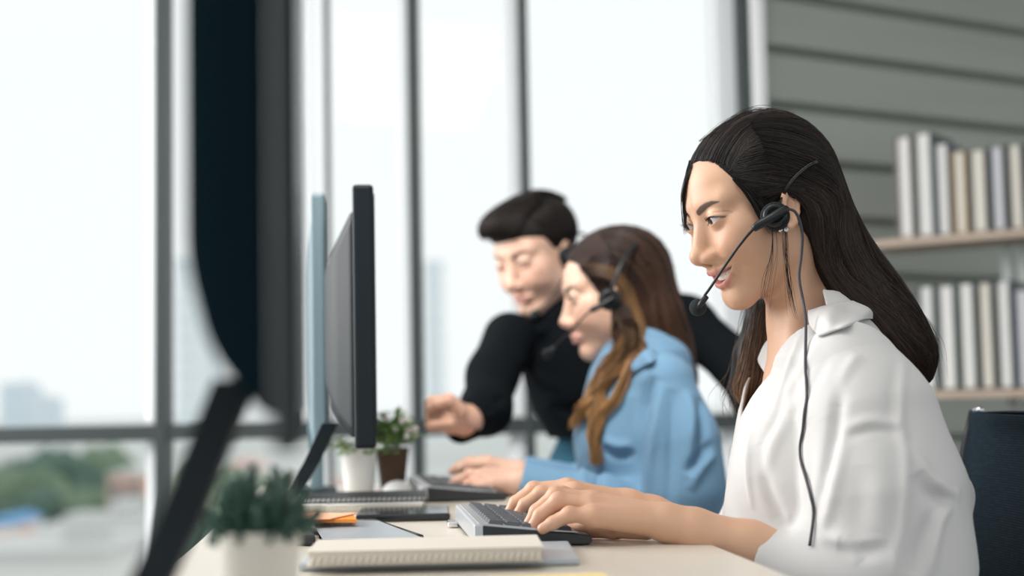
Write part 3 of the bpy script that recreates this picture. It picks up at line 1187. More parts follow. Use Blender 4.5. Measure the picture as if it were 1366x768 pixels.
fore = []
for y in np.linspace(-.060, .066, 12):
    a = abs(y)
    x0 = .0600 - 2.2 * y * y
    z0 = float(hairline(np.array([x0]))[0])
    fore.append(LW((x0 + .004, y, z0 - .002), (x0 * .72 - .002, y * 1.06, .095 - 6 * a * a), (x0 * .3 - .025, y * 1.0, .118 - 7 * a * a), (-.075, y * .85, .095 - 5 * a * a), (-.112, y * .7, .040 - 3 * a * a), (-.108, y * .7, -.02)))
gap = [fore[-2], fore[-1],
       LW((.050, .052, .050), (.025, .066, .072), (-.03, .078, .062), (-.075, .072, .020), (-.098, .050, -.03)),
       LW((.051, .049, .053), (.030, .070, .052), (-.01, .082, .042), (-.055, .080, .0), (-.085, .068, -.05)),
       LW((.047, .055, .040), (.028, .073, .036), (-.01, .083, .020), (-.045, .082, -.02), (-.070, .074, -.06))]
hparts.append(strands(gap, 1800, .00045, DK, BR, .0024, hair1, (.0002, .0042), seg=18, var=.6))
hparts.append(strands(fore, 2000, .00045, DK, BR * 1.2, .0026, hair1, (.0002, .0042), var=.6))
# short soft hairs along the hairline
edge = []
for x, z, y in ((.0605, .074, -.03), (.0610, .074, .0), (.0590, .072, .018), (.0560, .066, .034), (.0520, .055, .048), (.0470, .040, .057), (.0420, .020, .063), (.0385, .0, .066), (.0350, -.018, .068)):
    edge.append(LW((x + .003, y, z - .005), (x - .008, y * 1.08, z + .006), (x - .030, y * 1.14 + .002, z + .010), (x - .055, y * 1.16 + .002, z + .004)))
hparts.append(strands(edge, 900, .00042, DK * .8, BR * .8, .0026, hair1, (-.0005, .0026), seg=12, var=.5))
# near side: from the temple over the ear and down the back
side = [
    LW((.054, .044, .060), (.034, .070, .040), (.005, .082, .022), (-.045, .080, -.010)) + [P(1120, 350, 1.70), P(1160, 410, 1.70), P(1210, 480, 1.72)],
    LW((.048, .055, .042), (.026, .074, .026), (-.005, .083, .008), (-.045, .080, -.030)) + [P(1105, 360, 1.69), P(1145, 410, 1.69), P(1200, 470, 1.72)],
    LW((.043, .062, .024), (.022, .074, .012), (-.005, .083, .002), (-.035, .080, -.030)) + [P(1098, 360, 1.69), P(1122, 400, 1.69), P(1180, 450, 1.72)],
    LW((.039, .065, .006), (.018, .074, .004), (-.002, .083, .004), (-.026, .080, -.030)) + [P(1086, 350, 1.69), P(1110, 400, 1.69), P(1165, 440, 1.72)],
]
hparts.append(strands(side, 1500, .00045, DK, BR * 1.1, .0026, hair1, (.0003, .0042), seg=22, var=.6))
top = [
    LW((-.01, .050, .108), (-.06, .060, .085), (-.095, .045, .03)) + [P(1128, 330, 1.73), P(1180, 400, 1.73), P(1236, 470, 1.73), P(1232, 500, 1.735)],
    LW((.0, .062, .095), (-.05, .072, .060), (-.085, .060, .0)) + [P(1120, 340, 1.71), P(1170, 405, 1.71), P(1228, 475, 1.725), P(1226, 504, 1.73)],
    LW((.0, .072, .070), (-.04, .080, .040), (-.070, .072, -.01)) + [P(1115, 345, 1.70), P(1160, 405, 1.70), P(1218, 478, 1.715), P(1220, 505, 1.73)],
    LW((.01, .080, .045), (-.03, .082, .010), (-.055, .078, -.03)) + [P(1105, 350, 1.69), P(1150, 405, 1.695), P(1208, 470, 1.715), P(1212, 498, 1.73)],
]
low = [LW((-.040, .080, .040), (-.070, .070, .0)) + [P(1120, 310, 1.685), P(1136, 350, 1.685), P(1170, 408, 1.69), P(1212, 475, 1.71)],
       LW((-.050, .074, .050), (-.080, .064, .01)) + [P(1128, 312, 1.690), P(1146, 352, 1.690), P(1182, 410, 1.695), P(1220, 478, 1.715)],
       LW((-.060, .066, .055), (-.090, .054, .01)) + [P(1138, 316, 1.70), P(1158, 356, 1.70), P(1194, 414, 1.70), P(1228, 480, 1.718)]]
hparts.append(strands(low, 1100, .00045, DK, BR * 1.3, .0028, hair1, (.0003, .0042), seg=24, var=.5))
mid = [top[3], LW((.012, .080, .030), (-.02, .083, .005), (-.050, .080, -.035)) + [P(1100, 350, 1.69), P(1138, 402, 1.695), P(1195, 462, 1.71), P(1206, 490, 1.725)], side[0], side[1]]
hparts.append(strands(mid, 1300, .00045, DK, BR, .0026, hair1, (.0003, .0034), seg=24))
hparts.append(strands(top, 2000, .00045, DK, BR * 1.4, .0032, hair1, (.0003, .0048), seg=24, var=.6))
# loose outer wisps down the back
wisp = [[P(1085, 188, 1.76), P(1130, 280, 1.75), P(1172, 360, 1.74), P(1235, 440, 1.74), P(1244, 485, 1.74)],
        [P(1075, 185, 1.72), P(1125, 280, 1.72), P(1165, 365, 1.72), P(1228, 440, 1.72), P(1238, 500, 1.73)]]
hparts.append(strands(wisp, 90, .0003, DK, BR, .006, None, seg=20))
fly = [LW((.03, -.03, .094), (-.03, -.02, .1075), (-.085, -.01, .088)), LW((.035, .03, .094), (-.03, .02, .108), (-.085, .02, .088))]
hparts.append(strands(fly, 50, .00020, DK, BR, .003, None, seg=12))
# far lock in front of the far shoulder
lock = [
    [P(1008, 405, 1.83), P(1003, 440, 1.83), P(992, 485, 1.83), P(978, 520, 1.83), P(986, 545, 1.83)],
    [P(1018, 400, 1.82), P(1010, 440, 1.82), P(1000, 490, 1.82), P(990, 530, 1.82), P(996, 549, 1.82)],
    [P(1030, 400, 1.82), P(1022, 450, 1.82), P(1012, 500, 1.82), P(1006, 535, 1.82), P(1010, 553, 1.82)],
    [P(1045, 400, 1.83), P(1036, 450, 1.83), P(1026, 500, 1.83), P(1018, 535, 1.83), P(1014, 550, 1.83)],
]
hparts.append(strands(lock, 700, .0006, DK * 2, np.array([.22, .12, .07]), .0028, hair1, (.0002, .004), seg=18))
hparts.append(strands(lock[:2], 40, .0003, DK, np.array([.16, .09, .05]), .010, None, seg=16))
# thin far-side lock framing the forehead
fr = [[W1((.050, -.028, .076)), P(915, 236, 1.735), P(911, 268, 1.74), P(915, 312, 1.755)],
      [W1((.054, -.018, .076)), P(922, 226, 1.735), P(914, 255, 1.74), P(914, 300, 1.755)]]
hparts.append(strands(fr, 42, .00036, DK, BR, .0012, None, seg=16))
# wisps hanging before the ear
w1 = [[W1((.020, .072, .0)), P(1030, 330, 1.672), P(1024, 370, 1.67), P(1018, 420, 1.67)],
      [W1((.016, .074, .0)), P(1034, 330, 1.672), P(1026, 372, 1.67), P(1021, 410, 1.67)]]
hparts.append(strands(w1, 9, .00024, DK, DK, .0030, None, seg=16))
w2 = [[W1((.006, .078, -.01)), P(1046, 330, 1.668), P(1052, 380, 1.672), P(1060, 424, 1.675)],
      [W1((.004, .078, -.01)), P(1050, 330, 1.668), P(1055, 380, 1.672), P(1062, 418, 1.675)]]
hparts.append(strands(w2, 16, .00026, DK, DK, .0024, None, seg=16))
tm = [LW((.047, .057, .038), (.041, .066, .012), (.037, .069, -.012), (.030, .071, -.034)), LW((.043, .060, .030), (.032, .071, .010), (.024, .075, -.010), (.016, .076, -.034))]
hparts.append(strands(tm, 320, .00045, DK, DK, .002, None, seg=14))
v, q, c = join(hparts)
np_mesh('hair', v, q, M_hair, root1, off1, c)

# stud earring
mb = MB()
ec = P(1045, 303, 1.652)
for dx, dz in ((0, .0042), (-.0036, -.0022), (.0036, -.0022)):
    bm = bmesh.new()
    bmesh.ops.create_icosphere(bm, subdivisions=1, radius=.0034)
    mb._take(bm, Matrix.Translation((ec[0] + dx, ec[1], ec[2] + dz)), 0, False)
mb.build('stud_earring', M_crystal, root1, off1)


# ---- headsets
def headset(label, pad, pad_n, band, boom, mic, cable=None, pad_r=.024, sc=1.0, thin=False):
    pad = np.asarray(pad, float)
    r = thing('headset', label, 'headset', tuple(pad))
    q = Vector((0, 0, 1)).rotation_difference(Vector(pad_n)).to_matrix().to_4x4()
    T = Matrix.Translation(Vector(pad)) @ q
    MB().lathe([(pad_r * .55, -.010), (pad_r, -.009), (pad_r * 1.04, -.004), (pad_r, .001), (pad_r * .9, .002)], 36, T).build('ear_cushion', M_black_foam, r, pad)
    MB().lathe([(pad_r * .86, .0), (pad_r * .86, .005), (pad_r * .78, .008), (pad_r * .55, .009), (pad_r * .50, .0075), (1e-5, .0072)], 36, T).build('ear_cap', M_black_plastic, r, pad)
    b = spline(band, 40)
    mb = MB()
    side = np.cross(np.gradient(b, axis=0), b - b.mean(0))
    for o in ((-.0016, .0, .0016) if not thin else (-.0008, .0008)):
        s = side / np.linalg.norm(side, axis=1, keepdims=True) * o
        mb.tube(b + s, (.0013 if thin else .0020) * sc, 8)
    mb.build('headband', M_black_plastic, r, pad)
    bo = spline(boom, 40)
    mb = MB()
    # thick holder over the cap, then the thin boom
    L = np.linalg.norm(bo - bo[0], axis=1)
    k = int(np.searchsorted(L, .046 * sc))
    mb.tube(bo[:k + 1], np.interp(np.linspace(0, 1, k + 1), [0, .08, .9, 1], [.003, .0056, .0052, .0038]) * sc, 12)
    mb.build('boom_holder', M_black_plastic, r, pad)
    MB().tube(bo[k - 1:], .0017 * sc, 8).build('microphone_boom', M_black_plastic, r, pad)
    d = bo[-1] - bo[-4]
    d /= np.linalg.norm(d)
    mb = MB()
    m = np.asarray(mic, float)
    bm = bmesh.new()
    bmesh.ops.create_uvsphere(bm, u_segments=24, v_segments=16, radius=.0105 * sc)
    mb._take(bm, Matrix.Translation(Vector(m)), 0, True)
    mb.sm = [True] * len(mb.sm)
    mb.build('microphone_foam', M_black_foam, r, pad)
    MB().tube([m - d * .018 * sc + np.array([0, -.006, 0]) * sc, m + d * .005 * sc + np.array([0, -.0085, 0]) * sc], .0035 * sc, 10).build('microphone_clip', M_black_plastic, r, pad)
    if cable is not None:
        MB().tube(spline(cable, 90), .0017, 8).build('cable', M_cable, r, pad)
    return r


headset('black headset with a long dangling cable, worn by the woman in white', P(1034, 288, 1.648), (-.18, -.97, .05),
        [P(1038, 276, 1.648)] + [on_surface(x, y, hair1, 1.5, 1.9, .0075) for x, y in ((1043, 264), (1050, 250), (1062, 235), (1076, 223), (1088, 216))] + [P(1100, 209, 1.745), P(1104, 206, 1.775), P(1098, 209, 1.80), P(1085, 218, 1.835), P(1066, 240, 1.862), P(1050, 265, 1.872)],
        [P(1051, 277, 1.638), P(1030, 290, 1.634), P(1008, 303, 1.636), P(988, 325, 1.645), P(968, 353, 1.665), P(950, 380, 1.685), P(940, 394, 1.695)],
        P(931, 410, 1.70),
        [P(1050, 278, 1.638), P(1062, 284, 1.640), P(1070, 310, 1.645), P(1069, 340, 1.648), P(1066, 370, 1.645), P(1072, 405, 1.638), P(1075, 428, 1.620)] +
        list(fold_cloth(np.array([on_surface(x, y, shirt1, 1.35, 1.75, .0024) for x, y in ((1075, 470), (1075, 490), (1075, 510), (1074, 530), (1073, 550), (1070, 572), (1067, 595), (1068, 615), (1072, 635), (1079, 660), (1083, 685), (1080, 728))]), shirt1, LINES1)), pad_r=.0165, thin=True)
# ================================================================== the woman in blue
M_blue_shirt = mat('blue_cotton', (0.165, 0.305, 0.45), rough=0.85, spec=0.15, bump=(700, 0.08, 0.001), sheen=0.1)
M_hair_brown = M_hair
JAW_BACK = .0050
H2 = head_frame(6, 14, 0)
O2 = P(760, 400, 2.545) - H2 @ np.array([.083, .0315, -.001])


def W2(l):
    return O2 + H2 @ np.asarray(l, float)


root2 = thing('person', 'woman in a light blue shirt with wavy brown hair, at the second keyboard', 'person', tuple(P(880, 740, 2.58) * [1, 1, 0]))
off2 = np.array(root2.location)


def head2_world(p):
    l = (p - O2.astype(np.float32)) @ H2.astype(np.float32)
    d = head_sdf(l, smile=False, eye_open=.75)
    nk = chain(p, [W2((-.022, 0, -.035)), W2((-.030, 0, -.085)), P(848, 480, 2.59), P(852, 530, 2.58)], [.050, .0465, .050, .062], .02)
    return sm(d, nk, .018)


hv, hq = polygonize(head2_world, [O2[0] - .13, O2[1] - .13, O2[2] - .27], [O2[0] + .17, O2[1] + .13, O2[2] + .13], .0018)
SKIN2 = np.array([.70, .45, .34])
hc = skin_color((hv - O2) @ H2, SKIN2, (.60, .31, .27), (.10, .065, .05), smile=False, eye_open=.75)
near_hand2 = dict(
    arm=([P(690, 643, 2.385), P(712, 645, 2.385), P(780, 662, 2.40)], [.0205, .0205, .0235]), palm=(.020, .0125),
    fingers=[
        ([P(655, 632, 2.41), P(632, 634, 2.412), P(616, 641, 2.414), P(608, 645, 2.414)], [.0112, .0095, .0083, .007]),
        ([P(650, 633, 2.395), P(626, 633, 2.395), P(611, 640, 2.395), P(603, 645, 2.395)], [.0112, .0095, .0083, .007]),
        ([P(650, 638, 2.378), P(632, 643, 2.378), P(622, 647, 2.378), P(615, 652, 2.378)], [.011, .0092, .008, .0068]),
        ([P(655, 645, 2.362), P(641, 648, 2.362), P(632, 651, 2.362), P(624, 655, 2.362)], [.010, .0085, .0075, .0062])],
    thumb=([P(678, 650, 2.41), P(655, 655, 2.425), P(636, 657, 2.43)], [.0145, .011, .0085]))
far_hand2 = dict(
    arm=([P(690, 630, 2.60), P(715, 636, 2.60), P(760, 645, 2.62)], [.0205, .0205, .0225]), palm=(.020, .0125),
    fingers=[
        ([P(650, 618, 2.585), P(626, 619, 2.585), P(610, 624, 2.585), P(603, 628, 2.585)], [.0115, .0098, .0085, .007]),
        ([P(650, 616, 2.605), P(626, 616, 2.605), P(611, 622, 2.605), P(603, 628, 2.605)], [.0112, .0095, .0083, .007]),
        ([P(652, 618, 2.625), P(630, 619, 2.625), P(618, 626, 2.625), P(612, 633, 2.625)], [.011, .0092, .008, .0068]),
        ([P(658, 622, 2.645), P(640, 624, 2.645), P(630, 630, 2.645), P(624, 636, 2.645)], [.010, .0085, .0075, .0062])],
    thumb=([P(676, 634, 2.58), P(655, 639, 2.565), P(636, 643, 2.56)], [.0145, .011, .0085]))
parts2 = [(hv, hq, hc), build_hand(near_hand2, .0016, SKIN2), build_hand(far_hand2, .0016, SKIN2)]


def core2(p):
    d = echain(p, [P(852, 540, 2.58), P(862, 650, 2.58), P(880, 730, 2.58)], [(.11, .05), (.10, .06), (.12, .08)], NX, .05)
    for y in (2.50, 2.66):
        d = sm(d, chain(p, [[.26, y, .55], [-.06, y, .54], [-.04, y, .10], [-.16, y, .05]], [.085, .06, .042, .032], .03), .04)
    return d


v, q = polygonize(core2, [-.25, 2.35, -.02], [.42, 2.82, .95], .011)
parts2.append((v, q, np.tile(SKIN2, (len(v), 1))))
v, q, c = join(parts2)
np_mesh('body', v, q, M_skin, root2, off2, c)
head_parts(root2, off2, O2, H2, False, (-.1, -.2), eye_open=.75)


def shirt2(p):
    d = echain(p, [P(885, 745, 2.58), P(864, 660, 2.58), P(852, 575, 2.58), P(856, 520, 2.58), P(857, 482, 2.58), P(853, 462, 2.585)],
               [(.175, .125), (.150, .115), (.155, .098), (.148, .085), (.100, .070), (.062, .060)], NX, .05)
    d = sm(d, sph(p, P(816, 590, 2.51), .060), .05)
    a = chain(p, [P(887, 512, 2.44), P(902, 590, 2.42), P(908, 650, 2.41), P(905, 712, 2.415)], [.052, .066, .068, .058], .04)
    a = sm(a, chain(p, [P(905, 712, 2.415), P(800, 670, 2.40), P(697, 644, 2.385)], [.055, .044, .033], .03), .03)
    d = sm(d, a, .016)
    b = chain(p, [P(870, 512, 2.72), P(850, 600, 2.73), P(845, 690, 2.73)], [.052, .058, .054], .04)
    b = sm(b, chain(p, [P(845, 690, 2.73), P(790, 655, 2.64), P(697, 632, 2.60)], [.050, .043, .034], .03), .03)
    d = sm(d, b, .02)
    cuts = [(P(694, 643, 2.385), P(660, 634, 2.385)), (P(697, 631, 2.60), P(660, 622, 2.60))]
    for a, b in cuts:
        ax = (b - a) / np.linalg.norm(b - a)
        pl = (p - a.astype(p.dtype)) @ ax.astype(p.dtype)
        nr = np.linalg.norm(p - a.astype(p.dtype), axis=1) < .09
        d = np.where(nr, smax(d, pl, .003), d)
    d = smax(d, -chain(p, [P(848, 440, 2.59), P(852, 480, 2.588)], [.054, .050], .02), .004)
    return np.maximum(d, .57 - p[:, 2])


FOLDS2 = [
    ([(872, 500), (858, 540), (850, 600), (850, 680)], .012, -.010),
    ([(884, 510), (876, 560), (868, 620), (866, 680)], .009, .006),
    ([(900, 520), (896, 580), (892, 680)], .011, -.006),
    ([(916, 520), (922, 560), (918, 640)], .010, .006),
    ([(934, 530), (938, 570), (930, 610)], .011, -.008),
    ([(952, 592), (930, 612), (916, 634)], .009, -.008),
    ([(954, 604), (934, 624), (920, 654)], .008, .005),
    ([(846, 604), (825, 606), (806, 598)], .009, -.007),
    ([(844, 594), (822, 594), (804, 586)], .008, .005),
    ([(800, 600), (798, 640), (802, 680)], .006, -.005),
    ([(774, 600), (778, 640), (776, 670)], .008, .004)]
LINES2 = fold_lines(shirt2, [(a, b, 1.9 * c) for a, b, c in FOLDS2], 2.15, 2.75)
v, q = polygonize(shirt2, [-.06, 2.30, .55], [.42, 2.86, 1.06], .0032)
v = fold_cloth(v, shirt2, LINES2)
np_mesh('shirt', v, q, M_blue_shirt, root2, off2)
v, f = sheet([
    [P(832, 478, 2.535), P(842, 466, 2.528), P(858, 456, 2.535), P(876, 452, 2.57)],
    [on_surface(x, y, shirt2, 2.2, 2.7, .010) for x, y in ((836, 487), (848, 478), (866, 469))] + [P(886, 462, 2.565)],
    [on_surface(x, y, shirt2, 2.2, 2.7, .005) for x, y in ((842, 498), (856, 490), (874, 481))] + [P(894, 474, 2.565)]], 30, 14, .003)
np_mesh('collar', v, f, M_blue_shirt, root2, off2)


def hair2(p):
    l = (p - O2.astype(np.float32)) @ H2.astype(np.float32)
    q = l.copy()
    q[:, 1] = np.abs(q[:, 1])
    c = ell(q, (-.022, 0, .026), (.0980, .0835, .0830))
    hl = (np.interp(l[:, 0], [-.03, -.005, .012, .026, .036, .044, .050, .057, .064, .07], [-.10, -.075, -.055, -.030, -.005, .022, .044, .062, .074, .080]) - l[:, 2]) * .75
    c = smax(c, hl, .008)
    b = echain(p, [P(846, 370, 2.60), P(866, 420, 2.60), P(884, 460, 2.60), P(904, 500, 2.61), P(916, 525, 2.62)],
               [(.082, .052), (.080, .056), (.070, .045), (.050, .026), (.020, .010)], NX, .03)
    d = sm(c, b, .025)
    f = chain(p, [P(828, 400, 2.525), P(836, 440, 2.515), P(838, 465, 2.505), P(822, 495, 2.50), P(806, 528, 2.485), P(800, 550, 2.482)],
              [.022, .024, .022, .017, .012, .005], .015)
    return sm(d, f, .008)


v0, q0 = polygonize(hair2, [O2[0] - .13, O2[1] - .14, P(800, 625, 2.5)[2]], [O2[0] + .28, O2[1] + .16, O2[2] + .14], .0034)
B2a, B2b = np.array([.026, .015, .012]), np.array([.105, .048, .024])
GOLD = np.array([.50, .27, .11])
zt = smoothstep(O2[2] - .02, O2[2] - .16, v0[:, 2])[:, None]
hp2 = [(v0, q0, B2a * .8 * (1 - zt) + np.array([.10, .05, .025]) * zt)]


def LW2(*pts):
    return [W2(a) for a in pts]


fore = []
for y in np.linspace(-.060, .066, 10):
    a = abs(y)
    x0 = .0600 - 2.2 * y * y
    z0 = .068 - 4.5 * a * a
    fore.append(LW2((x0 + .004, y, z0), (x0 * .72 - .002, y * 1.06, .098 - 6 * a * a), (x0 * .3 - .025, y, .120 - 7 * a * a), (-.075, y * .9, .095 - 5 * a * a), (-.112, y * .8, .035 - 3 * a * a), (-.110, y * .8, -.04)))
gap2 = [fore[-2], fore[-1],
        LW2((.050, .052, .050), (.025, .068, .072), (-.03, .080, .062), (-.070, .076, .020), (-.090, .060, -.03)),
        LW2((.050, .050, .050), (.030, .072, .052), (-.01, .084, .042), (-.055, .084, .0), (-.080, .074, -.05)),
        LW2((.050, .052, .045), (.030, .075, .036), (-.01, .086, .020), (-.045, .086, -.02), (-.066, .080, -.06))]
hp2.append(strands(gap2, 700, .0008, B2a, B2a * 1.5, .0028, hair2, (.0003, .004)))
hp2.append(strands(fore, 900, .0008, B2a, B2a * 1.3, .0028, hair2, (.0003, .004)))
sd = [LW2((.050, .050, .050), (.030, .072, .045), (.0, .085, .02)) + [P(838, 430, 2.515), P(836, 470, 2.495), P(812, 510, 2.485), P(790, 550, 2.47), P(796, 590, 2.465), P(806, 612, 2.47)],
      LW2((.045, .060, .040), (.015, .080, .030), (-.01, .086, .0)) + [P(846, 430, 2.510), P(846, 470, 2.488), P(826, 510, 2.478), P(806, 545, 2.465), P(786, 575, 2.46), P(800, 600, 2.465)],
      LW2((.034, .068, .030), (.010, .082, .020), (-.02, .086, -.01)) + [P(850, 430, 2.512), P(852, 468, 2.492), P(834, 505, 2.482), P(806, 530, 2.47), P(800, 565, 2.46), P(806, 596, 2.465)]]
hp2.append(strands(sd, 650, .0009, B2a, GOLD, .0045, hair2, (.0003, .007), seg=30, var=.4))
bk = [LW2((-.04, .030, .112), (-.09, .050, .055), (-.108, .050, -.02)) + [P(898, 420, 2.56), P(914, 465, 2.58), P(930, 515, 2.61), P(934, 535, 2.62)],
      LW2((.0, .050, .112), (-.05, .070, .070), (-.075, .072, .0)) + [P(880, 420, 2.53), P(900, 465, 2.55), P(918, 510, 2.58), P(926, 535, 2.60)],
      LW2((.0, .070, .085), (-.04, .082, .040), (-.06, .082, -.02)) + [P(872, 425, 2.52), P(890, 465, 2.54), P(908, 505, 2.58), P(916, 525, 2.60)],
      LW2((.0, .082, .055), (-.03, .088, .010), (-.045, .086, -.04)) + [P(864, 430, 2.515), P(880, 462, 2.53), P(898, 495, 2.57), P(908, 518, 2.60)],
      LW2((.005, .086, .035), (-.015, .089, .0), (-.03, .087, -.05)) + [P(856, 430, 2.512), P(868, 455, 2.53), P(884, 480, 2.56), P(896, 500, 2.59)]]
hp2.append(strands(bk, 1300, .0008, B2a, B2b, .0036, hair2, (.0003, .005), seg=24, var=.45))
curl = []
for k in range(0):
    g = []
    for s in np.linspace(0, 1, 14):
        px = np.interp(s, [0, .25, .45, .7, .85, 1], [828 + 5 * k, 838 + 4 * k, 822 + 3 * k, 794 + 3 * k, 790 + 3 * k, 804])
        py = 420 + 192 * s
        am = 9 * smoothstep(.1, .5, np.array([s]))[0]
        g.append(P(px + am * math.sin(9.5 * s + 1.6 * k), py, 2.478 + .012 * math.cos(9.5 * s + 1.6 * k) + .006 * k))
    curl.append(g)
for k, (xs, y0, y1, am, ph, tone) in enumerate((
        ([826, 836, 826, 800, 786, 796], 405, 560, 7, .4, 1.0), ([832, 846, 838, 812, 800, 806], 415, 610, 8, 2.0, .8), ([838, 850, 846, 824, 808, 812], 425, 585, 9, 3.4, 1.1),
        ([828, 840, 822, 796, 782, 772], 430, 570, 8, 4.6, .7), ([842, 852, 848, 832, 820, 826], 430, 545, 8, 5.6, .9), ([834, 842, 832, 806, 792, 803], 410, 615, 9, 1.2, .6), ([822, 830, 812, 792, 778, 784], 440, 560, 6, 2.8, .9))):
    g1, g2 = [], []
    for s in np.linspace(0, 1, 16):
        px = np.interp(s, [0, .25, .45, .7, .85, 1], xs)
        py = y0 + (y1 - y0) * s
        a_ = am * smoothstep(.08, .45, np.array([s]))[0]
        c_ = P(px + a_ * math.sin(8.2 * s + ph), py, 2.470 - .006 * (k % 3) + .016 * math.cos(8.2 * s + ph))
        for _ in range(4):
            gg, dd = grad(shirt2, c_[None], .003)
            if dd[0] < .012: c_ = c_ + gg[0] / (gg[0] @ gg[0] + 1e-6) * (.012 - dd[0])
        wv = .0085 * (1 - .75 * s)
        g1.append(c_ + [-wv, 0, 0]); g2.append(c_ + [wv, .004, 0])
    hp2.append(strands([g1, g2], 150, .0009, B2a * 1.6 * tone, GOLD * tone, .0028, None, seg=36, var=.35))
v, q, c = join(hp2)
np_mesh('hair', v, q, M_hair_brown, root2, off2, c)
headset('black headset with a slanting boom microphone, worn by the woman in blue', P(813, 399, 2.462), (-.05, -.99, .0),
        [P(816, 386, 2.462), P(826, 358, 2.472), P(842, 332, 2.50), P(856, 322, 2.545), P(858, 320, 2.60), P(846, 330, 2.66), P(836, 360, 2.69)],
        [P(820, 396, 2.452), P(806, 405, 2.450), P(786, 416, 2.45), P(768, 434, 2.455), P(748, 454, 2.47), P(737, 466, 2.48)],
        P(731, 472, 2.485), pad_r=.019)
# ================================================================== the man leaning over
M_black_knit = mat('black_knit', (0.006, 0.008, 0.010), rough=0.95, spec=0.06, bump=(220, 0.3, 0.003))
M_navy = mat('navy_trousers', (0.012, 0.060, 0.095), rough=0.85, spec=0.2, bump=(120, 0.2, 0.003))
M_shoe = mat('black_leather', (0.012, 0.011, 0.010), rough=0.35)
H3 = head_frame(47, 24, 3)
HS = 1.04
O3 = P(696, 352, 2.88) - HS * (H3 @ np.array([.083, .0315, -.001]))


def W3(l):
    return O3 + HS * (H3 @ np.asarray(l, float))


root3 = thing('person', 'man in a black long-sleeved top leaning over the woman in blue', 'person', tuple(P(835, 640, 3.05) * [1, 1, 0]))
off3 = np.array(root3.location)


def head3_world(p):
    l = (p - O3.astype(np.float32)) @ H3.astype(np.float32) / HS
    d = head_sdf(l, smile=False, male=True, eye_open=.45) * HS
    nk = chain(p, [W3((-.022, 0, -.035)), W3((-.030, 0, -.085)), P(758, 440, 2.99), P(768, 480, 2.99)], [.056, .054, .058, .066], .02)
    return sm(d, nk, .02)


hv, hq = polygonize(head3_world, [O3[0] - .14, O3[1] - .15, O3[2] - .26], [O3[0] + .17, O3[1] + .16, O3[2] + .14], .002)
SKIN3 = np.array([.69, .44, .33])
hc = skin_color((hv - O3) @ H3 / HS, SKIN3, (.58, .27, .24), (.06, .04, .03), smile=False, eye_open=.45, lips=.8)


def fist(p):
    d = chain(p, [P(606, 556, 2.635), P(622, 561, 2.665), P(636, 556, 2.74)], [.026, .026, .028], .02)
    d = sm(d, ell(p, P(597, 551, 2.63), (.028, .036, .036)), .02)
    fd = None
    for k, (y0, dd) in enumerate(((536, 2.64), (547, 2.63), (557, 2.622), (566, 2.618))):
        e = chain(p, [P(600, y0 - 2, dd - .02), P(577, y0, dd - .012), P(575, y0 + 2, dd + .012), P(592, y0 + 3, dd + .03)], [.0105, .0115, .0105, .009], .004)
        fd = e if fd is None else sm(fd, e, .0025)
    d = sm(d, fd, .006)
    th = chain(p, [P(612, 548, 2.61), P(598, 534, 2.595), P(582, 538, 2.59), P(574, 543, 2.592)], [.015, .0125, .0105, .009], .005)
    return sm(d, th, .005)


fv, fq = polygonize(fist, P(560, 590, 2.60) - [.02, .1, .02], P(655, 515, 2.75) + [.02, .06, .02], .0016)
fc = np.tile(SKIN3 * [1.0, .93, .9], (len(fv), 1))
left_hand3 = dict(
    arm=([P(1012, 575, 2.70), P(1010, 560, 2.72), P(1000, 520, 2.78)], [.025, .027, .034]), palm=(.022, .0135),
    fingers=[([P(1000 + 9 * k, 610, 2.66 + .01 * k), P(1000 + 9 * k, 628, 2.65 + .01 * k), P(1000 + 9 * k, 640, 2.655 + .01 * k), P(1001 + 9 * k, 648, 2.665 + .01 * k)], [.0115, .010, .009, .0075]) for k in range(4)],
    thumb=([P(996, 588, 2.70), P(984, 602, 2.70), P(980, 615, 2.70)], [.016, .012, .009]))


def core3(p):
    d = echain(p, [P(772, 455, 2.99), P(814, 540, 3.03), P(832, 575, 3.04)], [(.07, .05), (.085, .07), (.10, .07)], (.98, .2, .12), .05)
    d = sm(d, chain(p, [P(684, 458, 2.94), P(657, 500, 2.86), P(648, 546, 2.79), P(620, 562, 2.68)], [.036, .032, .030, .026], .02), .02)
    return sm(d, chain(p, [P(840, 432, 3.02), P(915, 434, 2.98), P(985, 489, 2.86), P(1006, 548, 2.74)], [.04, .036, .032, .024], .03), .03)


zv, zq = polygonize(core3, [-.28, 2.55, .68], [.60, 3.2, 1.16], .008)
v, q, c = join([(hv, hq, hc), (fv, fq, fc), build_hand(left_hand3, .002, SKIN3), (zv, zq, np.tile(SKIN3, (len(zv), 1)))])
np_mesh('body', v, q, M_skin, root3, off3, c)
head_parts(root3, off3, O3, H3 * HS, False, (-.0, -.45), eye_open=.45, lashes=False)


SW_Z = P(760, 584, 2.95)[2]


